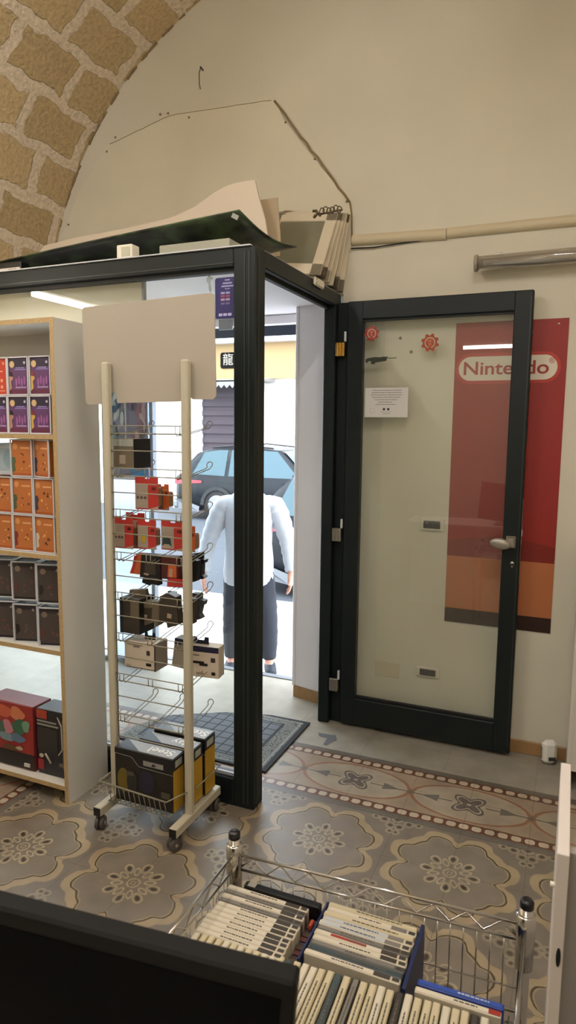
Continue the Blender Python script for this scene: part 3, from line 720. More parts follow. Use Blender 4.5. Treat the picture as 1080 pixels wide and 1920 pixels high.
# tube lamps that light the shop, and the one under the vestibule ceiling
def tube_fixture(name, loc, length, along, label, power, cat='lamp', col=(1.0, .975, .96)):
    e = empty(name, loc, label, cat); L = Vector(loc)
    d = Vector((1, 0, 0)) if along == 'X' else Vector((0, 1, 0)); s_ = Vector((0, 1, 0)) if along == 'X' else Vector((1, 0, 0))
    R = Matrix((d, s_, Vector((0, 0, 1)))).transposed()
    MB().obox(L+Vector((0, 0, .035)), (length+.04, .07, .03), R, white_plastic, .004).build('housing', e)
    m = bpy.data.materials.get('lit_tube_%d' % power)
    if not m:
        m = bpy.data.materials.new('lit_tube_%d' % power); m.use_nodes = True; nt = m.node_tree; nt.nodes.clear(); o = nt.nodes.new('ShaderNodeOutputMaterial'); em = nt.nodes.new('ShaderNodeEmission')
        em.inputs[0].default_value = col+(1,); em.inputs[1].default_value = power; nt.links.new(em.outputs[0], o.inputs[0])
    MB().tube([L-d*length/2, L+d*length/2], .017, m, 14).build('lit_tube', e)
    q = MB(); [q.obox(L+d*sg*(length/2+.008), (.016, .04, .05), R, white_plastic, .002) for sg in (-1, 1)]; q.build('end_socket', e)
    return e
tube_fixture('ceiling_tube_light', (.35, -3.0, 2.42), 1.3, 'X', 'lit tube lamp hanging behind the viewer, reflected in the door glass', TUBE_LOW)
tube_fixture('ceiling_tube_light', (-1.1, -1.45, 3.25), 1.4, 'Y', 'lit tube lamp hanging high over the left side of the shop', TUBE_HIGH)
tube_fixture('ceiling_tube_light', (.65, -1.25, 3.35), 1.4, 'Y', 'lit tube lamp hanging high over the right side of the shop', TUBE_HIGH)
tube_fixture('shelf_tube_light', (-1.95, -.80, 2.29), .75, 'Y', 'lit tube lamp beside the left shelves, reflected in the screen glass', 48, col=(1, .95, .86))
bx = py(268, 540, .175).x
pb = MB(); pb.box(-2.22, bx, .17, .18, 1.90, 2.237, mat('cream_board', 'ece6d4', .7)); pb.box(bx, bx+.010, .165, .185, 1.90, 2.237, mat('grey_trim', 'a9a9a6', .5)); tag(pb.build('blanking_board'), 'cream board behind the top of the screen glass, reflecting a tube lamp', 'board')

# ------------------------------------------------------------------ shelf unit on the left
SX, SF, SB = -1.035, -.212, .045
shelf = empty('shelf_unit', (-1.5, -.08, 0), 'white melamine shelf unit with raw chipboard edges at the left', 'shelf')
def board(name, x0, x1, y0, y1, z0, z1, edge='f'):
    mb = MB(); mb.box(x0, x1, y0+.0012, y1, z0, z1, melamine); mb.box(x0, x1, y0, y0+.0012, z0, z1, chip)
    return mb.build(name, shelf)
board('side_panel', SX-.019, SX, SF, SB, 0, 1.986)
board('top_board', -2.02, SX-.019, SF, SB, 1.967, 1.986)
board('side_panel', -2.04, -2.02, SF, SB, 0, 1.986)
for z in (1.540, 1.058, .662, .078): board('shelf_board', -2.02, SX-.019, SF+.001, SB, z-.019, z)
mb = MB(); mb.box(-2.02, SX-.019, SB-.004, SB, 1.84, 1.967, mat('grey_back', 'b4b0a6', .6)); mb.build('back_panel', shelf)
clear = glass('clear_plastic', (.90, .93, .95), .10, .12, (.8, .84, .88)); clear_edge = mat('clear_plastic_edge', 'c9c8cc', .3)
def front_patches(e, w, h, y, style, rnd):
    q = MB()
    def R(x0, x1, z0, z1, m, k=0): q.box(x0*w-w/2, x1*w-w/2, y-.0006-.0003*k, y+.0002, z0*h, z1*h, m)
    if style == 'violet':
        R(0, 1, 0, 1, mat('v_base', '583060', .45)); R(0, 1, .78, 1, mat('v_dark', '1d1030', .45), 1); R(0, 1, .04, .16, mat('v_band', '5a1838', .45), 1)
        q.xz(circ(-w/2+w*.17, h*.86, w*.14, 14), y-.0014, .0006, mat('badge_gold', 'c8a878', .5)); q.xz(circ(w/2-w*.14, h*.90, w*.06, 10), y-.0014, .0006, mat('badge_pale', 'b9b0c8', .5))
        R(.38, .84, .745, .775, mat('v_text', '8c7fb8', .5), 2); R(.30, .92, .70, .725, mat('v_text', '8c7fb8', .5), 2)
        for k in range(4): q.xz(circ(-w/2+w*(.40+.15*k), h*(.36+.05*(k % 2)), w*.065, 9, h*.13), y-.0016-.0002*k, .0006, mat('v_shape', '8a5288', .5))
        R(.34, .92, .20, .24, mat('v_shape2', 'a583a8', .5), 3)
        q.xz([(-w/2, h*.60), (-w/2+w*.16, h*.58), (-w/2+w*.22, h*.46), (-w/2+w*.10, h*.38), (-w/2+w*.14, h*.20), (-w/2, h*.12)], y-.0018, .0006, mat('v_fig%d' % (rnd % 2), ['b08068', 'c8a050'][rnd % 2], .5))
        q.xz([(-w/2, h*.66), (-w/2+w*.14, h*.65), (-w/2+w*.23, h*.54), (-w/2+w*.12, h*.52), (-w/2, h*.54)], y-.0022, .0006, mat('v_hair%d' % (rnd % 2), ['1a0c18', '7a2a30'][rnd % 2], .5))
    elif style == 'red':
        R(0, 1, 0, 1, mat('r_base', 'b8341c', .45)); q.xz(circ(w/2-w*.14, h*.9, w*.07, 10), y-.0014, .0006, mat('r_badge', 'd08a6a', .5))
        for a in range(3):
            for b in range(2): q.xz(circ(-w/2+w*(.3+.22*a), h*(.24+.18*b), w*.08, 9), y-.0014, .0006, mat('r_shape', 'dd9070', .5))
        R(.2, .8, .66, .69, mat('r_text', 'e0a080', .5), 1); R(.1, .9, .12, .14, mat('r_text', 'e0a080', .5), 1)
    elif style == 'orange':
        R(0, 1, 0, 1, mat('o_base', 'b0662e', .45)); R(0, 1, 0, .10, mat('o_low', 'a04e18', .45), 1)
        q.xz(circ(-w/2+w*.18, h*.86, w*.13, 14), y-.0014, .0006, mat('o_badge', 'c88a50', .5)); R(.45, .92, .80, .845, mat('o_text', '6a3418' if rnd % 2 else 'd8a070', .5), 1)
        q.xz([(-w/2, h*.56), (-w/2+w*.14, h*.56), (-w/2+w*.20, h*.44), (-w/2+w*.12, h*.34), (-w/2+w*.16, h*.18), (-w/2, h*.12)], y-.0016, .0006, mat('o_fig%d' % (rnd % 4), ['4a5a38', '343040', '7a2a28', 'c8b8a0'][rnd % 4], .5))
        rr = random.Random(rnd)
        for k in range(7): q.xz(circ(-w/2+w*rr.uniform(.36, .92), h*rr.uniform(.22, .68), w*rr.uniform(.03, .07), 8), y-.0014-.0001*k, .0006, mat('o_dot%d' % (k % 3), ['5a2c14', 'c88a58', 'd89a50'][k % 3], .5))
    elif style == 'dark':
        R(0, 1, 0, 1, mat('d_base', '453c38', .45)); R(0, 1, .0, .09, mat('d_low', '181214', .45), 1); R(0, 1, .9, 1, mat('d_top', '2c2528', .45), 1)
        q.xz(circ(-w/2+w*.22, h*.86, w*.13, 14), y-.0014, .0006, mat('d_badge', '7a6a5c', .5)); q.xz(circ(w/2-w*.14, h*.9, w*.06, 10), y-.0014, .0006, mat('d_badge2', '8e8680', .5))
        rr = random.Random(rnd*3+1)
        q.xz([(-w/2+w*.03, h*.5), (-w/2+w*.2, h*.48), (-w/2+w*.22, h*.3), (-w/2+w*.05, h*.2)], y-.0016, .0006, mat('d_fig%d' % (rnd % 2), ['1c1412', '5a3430'][rnd % 2], .5))
        for k in range(6): q.xz(circ(-w/2+w*rr.uniform(.4, .9), h*rr.uniform(.2, .6), w*rr.uniform(.03, .08), 8), y-.0014-.0001*k, .0006, mat('d_dot%d' % (k % 2), ['5c5048', '6c4038'][k % 2], .5))
    return q.build('printed_front', e)
def figure_box(style, rnd, w=.103, h=.145, d=.085):
    e = empty('collectible_box', (0, 0, 0), 'x', 'box'); base = {'violet': '43204c', 'red': 'a5301a', 'orange': 'a65a1e', 'dark': '3a322f'}[style]
    MB().box(-w/2+.004, w/2-.004, -d/2+.003, d/2-.003, .003, h-.003, mat('carton_'+style, base, .5), .001).build('carton', e)
    q = MB(); t = .0024
    for sx in (-1, 1):
        for sy in (-1, 1): q.box(sx*w/2-t, sx*w/2+t, sy*d/2-t, sy*d/2+t, 0, h, clear_edge)
        for z in (t, h-t): q.box(sx*w/2-t, sx*w/2+t, -d/2, d/2, z-t, z+t, clear_edge)
    for sy in (-1, 1):
        for z in (t, h-t): q.box(-w/2, w/2, sy*d/2-t, sy*d/2+t, z-t, z+t, clear_edge)
    q.build('protector', e); fp = front_patches(e, w-.010, h-.010, -d/2+.0022, style, rnd)
    return e
rows = [  # z, list of (x, style, rnd, rotz, y, label)
 (1.694, [(-1.350, 'red', 0, 0, 'red collectible box, upper row of the top shelf at the left frame edge'), (-1.240, 'violet', 0, 0, 'violet collectible box, upper row of the top shelf, right of the red box'), (-1.127, 'violet', 1, 0, 'violet collectible box, upper row of the top shelf, against the shelf side')]),
 (1.541, [(-1.355, 'violet', 2, 0, 'violet collectible box under the red one at the left frame edge'), (-1.245, 'violet', 0, 0, 'violet collectible box, lower row of the top shelf, middle one in view'), (-1.132, 'violet', 1, 0, 'violet collectible box, lower row of the top shelf, against the shelf side')]),
 (1.367, [(-1.242, 'orange', 8, .06, 'dull orange collectible box with dark left corner, topmost orange row'), (-1.126, 'orange', 9, -.25, 'rosy orange box turned aslant, topmost orange row next to the shelf side')]),
 (1.213, [(-1.352, 'orange', 3, 0, 'orange collectible box, middle orange row at the left frame edge'), (-1.242, 'orange', 4, .03, 'orange collectible box with green figure mark, middle orange row'), (-1.128, 'orange', 5, -.03, 'orange collectible box, middle orange row against the shelf side')]),
 (1.060, [(-1.354, 'orange', 6, 0, 'orange collectible box, bottom orange row at the left frame edge'), (-1.244, 'orange', 2, .03, 'orange collectible box, bottom orange row, middle one in view'), (-1.130, 'orange', 7, -.02, 'orange collectible box with pale figure mark, bottom orange row by the shelf side')]),
 (.845, [(-1.400, 'dark', 0, .28, 'dark collectible box, upper dark row at the left frame edge'), (-1.278, 'dark', 1, .28, 'dark greenish collectible box, upper dark row, middle one in view'), (-1.142, 'dark', 2, .28, 'dark collectible box, upper dark row beside the shelf side')]),
 (.663, [(-1.400, 'dark', 3, .28, 'dark collectible box, lower dark row at the left frame edge'), (-1.278, 'dark', 4, .28, 'dark brown collectible box, lower dark row, middle one in view'), (-1.142, 'dark', 5, .28, 'dark brown box with red speck, lower dark row beside the shelf side')])]
for z, items in rows:
    for x, st_, rn, rz, lab in items:
        e = figure_box(st_, rn, **(dict(h=.152, w=.104) if z > 1.0 else dict(h=.166, w=.106))); e.location = (x, SF+.062 if z > 1.0 else SF+.075, z); e.rotation_euler = (0, 0, rz); e['label'] = lab; e['group'] = 'collectible boxes on the shelves'
e = empty('boxed_device', (-1.36, -.12, 1.367), 'pale grey-blue boxed device at the left of the second shelf', 'box')
pg = mat('pale_box', 'b4c0c8', .5); MB().box(-1.43, -1.301, -.165, -.06, 1.367, 1.50, pg, .004).build('case', e)
q = MB(); q.xz(rrect(-1.365, 1.435, .11, .09, .012), -.1665, .0015, mat('pale_box2', '9eadb6', .5)); q.xz(circ(-1.335, 1.437, .028, 20, .038), -.168, .0015, mat('pale_box3', '7f98a2', .5)); q.build('window_print', e)
a_ = empty('toy_box', (-1.35, -.14, .079), 'large red toy box with green and pink art on the lowest shelf', 'box')
q = MB(); q.obox((-1.385, -.115, .227), (.27, .11, .294), rotz(-.02), mat('toy_dark', '6a2226', .5), .002); q.build('carton', a_)
q = MB(); y = -.1745
def blob(cx, cz, rx, rz_, m, k): q.xz([(cx+rx*math.cos(t)*(1+.18*math.sin(3*t+k)), cz+rz_*math.sin(t)*(1+.15*math.cos(2*t+k))) for t in [2*PI*i/18 for i in range(18)]], y-.0004*k, .0006, m)
q.box(-1.518, -1.252, y, y+.003, .10, .372, mat('toy_red', '8e2420', .5)); q.box(-1.518, -1.252, y-.0003, y+.002, .087, .155, mat('toy_black', '171212', .5))
for i, (cx, cz, rx, rz_, c) in enumerate(((-1.42, .33, .05, .03, 'b8553a'), (-1.34, .33, .04, .03, 'c0714a'), (-1.40, .26, .035, .03, 'b0707a'), (-1.44, .25, .03, .03, '3c5a4a'), (-1.33, .27, .035, .04, '2f5c44'), (-1.29, .28, .02, .03, '6a8a72'), (-1.40, .215, .05, .02, '6a8088'), (-1.34, .22, .04, .02, '50657e'), (-1.38, .17, .05, .012, '5a3a22'), (-1.33, .175, .02, .008, 'a89a80'))): blob(cx, cz, rx, rz_, mat('toy_c%d' % i, c, .5), i+1)
q.box(-1.305, -1.275, y-.006, y, .098, .112, mat('toy_lbl', 'c8c0b4', .5)); q.build('printed_front', a_)
a_ = empty('toy_box', (-1.15, -.14, .079), 'black and grey toy box with red corner on the lowest shelf beside the side panel', 'box')
MB().box(-1.238, -1.058, -.165, -.06, .079, .372, mat('toy2_dark', '1e1c20', .5), .002).build('carton', a_)
q = MB(); y = -.1668
for (x0, x1, z0, z1, c, k) in ((-1.238, -1.18, .33, .368, 'a03a28', 1), (-1.236, -1.13, .315, .322, '8a8478', 2), (-1.236, -1.12, .30, .307, '8a8478', 2), (-1.236, -1.125, .19, .29, '262422', 1), (-1.10, -1.06, .12, .34, '55555e', 1), (-1.236, -1.205, .10, .145, '8c1c24', 3), (-1.12, -1.06, .13, .145, '6a6458', 2)): q.box(x0, x1, y-.0005*k, y+.001, z0, z1, mat('toy2_%s' % c, c, .5))
q.prism([(-1.125, y-.002, .35), (-1.105, y-.002, .31), (-1.103, y-.002, .21), (-1.125, y-.002, .18), (-1.120, y-.002, .18), (-1.097, y-.002, .21), (-1.099, y-.002, .315), (-1.119, y-.002, .35)], (0, .002, 0), mat('toy2_line', 'b0a898', .4))
q.xz(circ(-1.215, .163, .012, 10, .009), y-.003, .002, mat('toy2_pale', 'a89e88', .5)); q.tube([(-1.195, y-.001, .175), (-1.165, y-.001, .135)], .004, mat('toy2_pale', 'a89e88', .5), 6); q.build('printed_front', a_)

# ------------------------------------------------------------------ wheeled wire rack
RY = -.185; rxl, rxr = -.812, -.465
rack = empty('display_rack', (-.64, -.15, 0), 'cream wheeled wire display rack hung with gaming accessories', 'rack')
for x in (rxl, rxr): MB().box(x-.0155, x+.0155, RY-.014, RY+.014, .085, 1.812, cream_metal, .005).build('post', rack)
for x in (rxl, rxr):
    MB().box(x-.017, x+.017, RY-.12, .035, .058, .096, cream_metal, .004).build('foot', rack)
    MB().box(x-.015, x+.015, RY-.122, RY-.119, .061, .093, black_plastic).build('foot_cap', rack)
def caster(x, y, rz):
    R = rotz(rz); c = Vector((x, y, 0)); q = MB()
    for sg in (-1, 1):
        Rw = R@Matrix.Rotation(PI/2, 3, 'Y'); q.lathe(c+R@Vector((sg*.010, -.008, .0255)), [(.017, -.008), (.0255, -.006), (.0255, .006), (.017, .008)], rubber, 18, Rw)
    o = q.build('caster', rack)
    q = MB(); q.obox(c+R@Vector((0, .002, .038)), (.016, .036, .026), R, dark_grey, .005); q.tube([c+Vector((0, .004, .045)), c+Vector((0, .004, .062))], .006, steel, 8); q.lathe(c+R@Vector((.0185, -.008, .0255)), [(.006, -.002), (.008, 0), (.004, .002)], steel, 10, R@Matrix.Rotation(PI/2, 3, 'Y')); q.build('hub', o)
caster(rxl, RY-.095, .3); caster(rxr, RY-.095, -.5); caster(rxr, .015, .2); caster(rxl, .015, .4)
LV = [py(215, v, RY).z for v in (798, 877, 954, 1034, 1109, 1185, 1260, 1335)]
y = RY-.002
for i, z in enumerate(LV):
    q = MB(); q.tube([(rxl, y, z), (rxr, y, z)], .0022, wire_m, 6); q.tube([(rxl, y, z-.029), (rxr, y, z-.029)], .0026, wire_m, 6)
    for k in range(3):
        for dx in (0, .019):
            xx = rxl+.034+.135*k+dx; q.tube([(xx, y-.002, z+.001), (xx, y-.002, z-.031)], .0018, wire_m, 5)
    q.build('hook_bar', rack)
    MB().tube([(rxl, y, z-.093), (rxr, y, z-.093)], .0024, wire_m, 6).build('rung', rack)
MB().tube([(rxl+.02, y+.003, LV[0]+.01), (rxl+.02, y+.003, LV[-1]-.1)], .0022, wire_m, 6).build('wire_upright', rack)
def hook(x, z, L=.235, rise=.03):
    w = .0095; q = MB(); pts = [(x-w, RY, z-.030), (x-w, RY+.004, z-.036), (x-w, RY+L-.03, z-.036+rise)]
    tip = Vector((x, RY+L-.012, z-.036+rise+.016)); loop = [tip+Vector((.0125*math.sin(t), -.0125*math.cos(t)*.45, -.0125*math.cos(t)*.89)) for t in [(-PI*.80)+i*(PI*1.6)/10-0*PI for i in range(11)]]; loop = [tip+Vector((-.0125*math.sin(a), -.0125*math.cos(a)*.45, -.0125*math.cos(a)*.89)) for a in [.7+i*(2*PI-1.4)/12 for i in range(13)]]
    pts += [tuple(p) for p in loop]+[(x+w, RY+L-.03, z-.036+rise), (x+w, RY+.004, z-.036), (x+w, RY, z-.030)]
    q.tube(pts, .0019, wire_m, 5); q.build('hook', rack)
for i, z in enumerate(LV):
    for k, x in enumerate((rxl+.045, rxl+.18, rxl+.315)):
        if i in (0, 1, 2) and k == 1: continue
        if i in (6,) and k == 1: continue
        hook(x, z)
def rect_wire(x0, x1, y0, y1, z, r, m): return MB().tube([(x0, y0, z), (x1, y0, z), (x1, y1, z), (x0, y1, z)], r, m, 6, closed=True)
bk = MB(); bx0, bx1, by0, by1 = rxl-.015, rxr-.02, RY-.085, .035
bk.tube([(bx0, by0, .185), (bx1-.03, by0, .170), (bx1-.03+.0, by0, .170)], .0035, wire_m, 6)
bk.tube([(bx0, by0, .185), (bx0, by1, .185), (bx1+.035, by1, .185), (bx1+.035, RY+.02, .185)], .0032, wire_m, 6); bk.tube([(bx1-.03, by0, .170), (bx1+.02, RY-.01, .185)], .0032, wire_m, 6)
bk.tube([(bx0+.03, by0+.02, .10), (bx1-.03, by0+.02, .10), (bx1, by1, .10), (bx0+.03, by1, .10)], .003, wire_m, 6, closed=True)
for k in range(12):
    xx = bx0+.045+.0235*k; bk.tube([(xx, by0, .183-.0009*k*1.5), (xx, by0+.018, .101), (xx, by1, .101)], .0018, wire_m, 5)
bk.build('basket', rack)
# header board
hb = MB(); pts = [(py(u, v, RY-.022)) for u, v in ((141, 578), (144, 573), (200, 566), (290, 556), (385, 545), (391, 548), (395, 742), (390, 748), (350, 748), (347, 744), (345, 722), (330, 722), (328, 752), (208, 755), (205, 735), (188, 736), (186, 752), (182, 757), (152, 758), (148, 752))]
pts = [Vector((p.x, RY-.0225, p.z)) for p in pts]
fb = empty('header_board', (-.64, RY, 1.67), 'blank pinkish-white header board slotted on top of the wire rack', 'board')
hb.prism([(p.x, RY+.016, p.z) for p in pts], (0, .004, 0), mat('header_card', 'aaa090', .8)); hb.build('card_sheet', fb)
print('RACK', [round(z, 3) for z in LV])

# products on the hooks (seen from behind)
def quad_py(uvs, y, t, m, mb): p = [py(u, v, y) for u, v in uvs]; return mb.prism([(a.x, y, a.z) for a in p], (0, t, 0), m)
def hang_box(name, u0, v0, u1, v1, y, d, cb, cs, label, cat='box', tab=None, prints=(), rz=0, grp='accessory packs on the wire rack'):
    a, b = py(u0, v0, y), py(u1, v1, y); cx = (a.x+b.x)/2; w = b.x-a.x; z1, z0 = a.z, b.z
    e = empty(name, (cx, y, z0), label, cat, grp, rz)
    mb = MB(); mb.box(-w/2, w/2, 0, d, 0, z1-z0, cb, .0015); mb.box(w/2-.0005, w/2+.0008, .001, d-.001, .001, z1-z0-.001, cs)
    o = mb.build('carton', None); o.parent = e; e_ = o
    if tab:
        q = MB(); tw, th, tm, tx = tab
        q.xz([(tx-tw/2, z1-z0-.002), (tx-tw/2, z1-z0+th), (tx-tw*.25, z1-z0+th), (tx-tw*.2, z1-z0+th*.55), (tx+tw*.2, z1-z0+th*.55), (tx+tw*.25, z1-z0+th), (tx+tw/2, z1-z0+th), (tx+tw/2, z1-z0-.002)], d/2, .0015, tm)
        o = q.build('hang_tab'); o.parent = e
    if prints:
        q = MB()
        for k, (fx0, fx1, fz0, fz1, m) in enumerate(prints):
            q.box(-w/2+w*fx0, -w/2+w*fx1, -.0005-.0002*k, .0005, (z1-z0)*fz0, (z1-z0)*fz1, m)
        o = q.build('printed_back'); o.parent = e
    return e, w, z1-z0
redc = mat('pack_red', 'b8302a', .5); orng = mat('pack_orange', 'c8602c', .5); tauc = mat('pack_taupe', 'a09080', .5); dpk = mat('pack_dark', '3c342c', .4); brp = mat('pack_brown', '6e6250', .45); blk = mat('pack_black', '161416', .4); beige = mat('pack_beige', 'b09a84', .5); navy = mat('pack_navy', '1e1e3c', .5); ylw = mat('pack_yellow', 'b89a20', .5); gry = mat('pack_grey', '4c4c50', .5); cart = mat('carton_offwhite', 'd2c4b0', .6)
hang_box('headset_box', 212, 822, 251, 879, RY+.03, .11, brp, blk, 'brown boxed earphones with black side on the topmost hook', prints=((.02, .98, .75, .98, mat('pack_pale', 'a6a79c', .5)), (.08, .9, .5, .74, mat('pack_mid', '6e6454', .5)), (.3, .6, .15, .45, tauc)))
def blister(name, u0, v0, u1, v1, y, label, left='taupe', shape=None, tilt=0, body=redc, side=True):
    a, b = py(u0, v0, y), py(u1, v1, y); w = b.x-a.x; h = a.z-b.z
    e = empty(name, ((a.x+b.x)/2, y, b.z), label, 'accessory pack', 'accessory packs on the wire rack', tilt)
    q = MB(); q.xz([(-w/2, 0), (-w/2, h), (-w*.10, h), (-w*.08, h-.008), (w*.12, h-.008), (w*.14, h), (w/2, h), (w/2, 0)], 0, .0015, body); o = q.build('backing_card'); o.parent = e
    q = MB(); q.box(-w*.5, w*.06, -.0006, .0002, h*.04, h*.76, tauc if left == 'taupe' else brp); q.box(-w*.5, w*.5, -.0009, .0002, h*.76, h*.79, beige)
    q.xz([(0, 0), (w*.5, 0), (w*.5, h*.12)], -.001, .001, beige)
    q.xz([(w*.22, h*.6), (w*.22, h*.7), (w*.40, h*.7), (w*.40, h*.6)], -.0012, .001, mat('pack_darkred', '5c1614', .5))
    if shape == 'yellow': q.box(-w*.30, -w*.08, -.0016, 0, h*.22, h*.46, ylw)
    elif shape == 'pad': q.xz([(-w*.46, h*.12), (-w*.42, h*.42), (-w*.1, h*.42), (-w*.04, h*.12), (-w*.14, h*.2), (-w*.36, h*.2)], -.0016, .001, mat('pack_teal', '26393c', .5))
    else: [q.xz(circ(-w*.38+w*.16*k, h*.36, w*.06, 8), -.0014-.0001*k, .001, mat('pack_umber', '5a4c44', .5)) for k in range(3)]  # otherwise a row of umber dots in the print
    o = q.build('printed_back'); o.parent = e
    q = MB(); q.box(-w*.40, w*.42, .0015, .045, h*.08, h*.70, mat('blister', '8a6a4c', .3), .006); o = q.build('blister_shell'); o.parent = e
    return e
blister('accessory_pack', 253, 893, 297, 957, RY+.05, 'red carded accessory pack hanging alone on the second level of the rack')
blister('accessory_pack', 292, 907, 317, 957, RY+.10, 'brown and red accessory pack half hidden behind the lone red pack', left='b', body=orng)
blister('accessory_pack', 213, 969, 250, 1030, RY+.04, 'red carded pack at the left of the full red row')
blister('accessory_pack', 236, 960, 272, 1030, RY+.09, 'red carded pack peeping out behind the left pack of the red row')
blister('accessory_pack', 258, 973, 293, 1031, RY+.05, 'red carded pack with yellow item, middle of the red row', shape='yellow')
blister('accessory_pack', 302, 975, 345, 1034, RY+.04, 'red carded pack with dark gamepad picture, right of the red row', shape='pad')
blister('accessory_pack', 342, 985, 366, 1036, RY+.14, 'orange carded pack showing right of the rack post', left='b', body=orng)
# tilted dark packs
def prof_pack(name, uvs, y, t, m, label, hole=True, extra=()):
    pts = [py(u, v, y) for u, v in uvs]; zc = min(p.z for p in pts); xc = sum(p.x for p in pts)/len(pts)
    e = empty(name, (xc, y, zc), label, 'accessory pack', 'accessory packs on the wire rack')
    MB().prism([(p.x, y, p.z) for p in pts], (0, t, 0), m).build('pack_body', e)
    for k, (uv2, m2) in enumerate(extra):
        p2 = [py(u, v, y) for u, v in uv2]; MB().prism([(p.x, y-.0012-.0006*k, p.z) for p in p2], (0, .0012, 0), m2).build('printed_area', e)
    return e
prof_pack('accessory_pack', [(243, 1075), (256, 1038), (285, 1040), (282, 1080)], RY+.07, .03, orng, 'orange pack tilted at the left of the fourth level', extra=[([(252, 1042), (258, 1042), (250, 1074), (246, 1074)], redc)])
prof_pack('accessory_pack', [(262, 1082), (265, 1040), (300, 1042), (300, 1086)], RY+.055, .04, blk, 'black pack in the middle of the fourth level', extra=[([(272, 1055), (292, 1056), (292, 1078), (272, 1076)], dpk), ([(270, 1074), (280, 1076), (278, 1079), (270, 1077)], beige)])
prof_pack('accessory_pack', [(268, 1083), (296, 1086), (297, 1098), (284, 1095), (280, 1098), (266, 1092)], RY+.11, .03, blk, 'black gadget sticking out under the fourth level')
prof_pack('accessory_pack', [(296, 1084), (298, 1042), (334, 1044), (334, 1088)], RY+.06, .03, mat('pack_maroon', '4e1c1a', .5), 'maroon pack right of the black one on the fourth level', extra=[([(316, 1058), (331, 1059), (331, 1084), (314, 1082)], orng), ([(318, 1066), (324, 1067), (323, 1082), (317, 1081)], beige)])
prof_pack('accessory_pack', [(313, 1100), (314, 1086), (350, 1089), (356, 1092), (352, 1102)], RY+.045, .02, redc, 'red strip of a pack below the fourth level beside the post')
for i, (uvs, lab, yy2) in enumerate((([(340, 1098), (344, 1044), (360, 1042), (362, 1050), (370, 1052), (367, 1090), (354, 1094)], 'black pack right of the post, nearest of the trio', .13), ([(358, 1085), (360, 1038), (376, 1036), (376, 1048), (384, 1050), (382, 1056), (378, 1056), (377, 1078), (383, 1082), (380, 1086)], 'black pack at the right end of the fourth level', .19))):
    prof_pack('accessory_pack', uvs, RY+yy2, .03, blk, lab, extra=[([(346+14*i, 1060), (356+14*i, 1060), (354+14*i, 1082), (345+14*i, 1082)], dpk)])
hang_box('controller_box', 224, 1120, 262, 1191, RY+.04, .10, dpk, blk, 'dark controller box at the left of the fifth level', prints=((.0, .18, 0, 1, blk), (.55, .98, .5, .95, brp)), tab=None)
prof_pack('accessory_pack', [(241, 1120), (243, 1106), (272, 1105), (275, 1122)], RY+.10, .02, brp, 'brown hang tab above the dark controller box', extra=[([(252, 1113), (262, 1112), (261, 1116), (252, 1117)], beige)])
prof_pack('accessory_pack', [(258, 1178), (262, 1128), (300, 1128), (302, 1140), (298, 1172), (292, 1176), (290, 1166)], RY+.07, .04, brp, 'dark brown pack with white caps in the middle of the fifth level', extra=[([(268, 1140), (285, 1140), (284, 1160), (268, 1158)], dpk), ([(271, 1152), (277, 1153), (275, 1159), (271, 1158)], beige)])
prof_pack('accessory_pack', [(298, 1166), (299, 1118), (314, 1112), (330, 1120), (334, 1172), (314, 1178), (312, 1168)], RY+.06, .04, dpk, 'dark pack left of the post on the fifth level', extra=[([(314, 1150), (322, 1152), (321, 1160), (313, 1158)], beige)])
prof_pack('accessory_pack', [(314, 1122), (315, 1108), (330, 1110), (328, 1123)], RY+.12, .01, blk, 'black hang tab sticking up on the fifth level')
for i, (uvs, lab, yy2) in enumerate((([(344, 1178), (346, 1122), (364, 1124), (362, 1170), (354, 1168)], 'dark pack right of the post on the fifth level, nearest', .12), ([(357, 1162), (360, 1112), (374, 1114), (374, 1124), (383, 1127), (381, 1135), (377, 1135), (373, 1152), (378, 1160), (372, 1162)], 'dark grey pack at the right end of the fifth level', .17))):
    prof_pack('accessory_pack', uvs, RY+yy2, .03, [dpk, gry][i], lab, extra=[([(347+14*i, 1135), (358+14*i, 1135), (356+12*i, 1155), (347+14*i, 1155)], [brp, dpk][i])])
e, w, h = hang_box('controller_box', 233, 1199, 292, 1260, RY+.05, .085, cart, mat('carton_side', '8c8278', .6), 'white controller box with small pictures on the left of the sixth level', tab=(.05, .03, blk, .02), prints=((.04, .96, .03, .05, gry), (.96, 1, 0, 1, dpk), (.08, .6, .86, .88, brp), (.72, .82, .55, .72, dpk), (.70, .86, .16, .26, blk), (.05, .2, .07, .13, tauc), (.3, .5, .80, .83, gry)))
e, w, h = hang_box('controller_box', 352, 1208, 408, 1275, RY+.175, .06, cart, cart, 'white controller box with navy top right of the rack post', tab=(.07, .03, navy, -.02), prints=((0, 1, .82, 1, navy), (.78, .9, .1, .2, blk), (.76, .9, .52, .66, dpk), (.3, .55, .08, .16, tauc), (.08, .4, .70, .72, gry), (.15, .55, .44, .52, blk), (.4, .66, .38, .46, blk)), rz=.12)
prof_pack('controller_box', [(322, 1248), (328, 1196), (352, 1200), (352, 1256)], RY+.14, .05, mat('carton_grey', 'a09688', .6), 'greyish controller box side hidden behind the rack post', extra=[([(328, 1196), (352, 1200), (352, 1212), (327, 1206)], navy)])
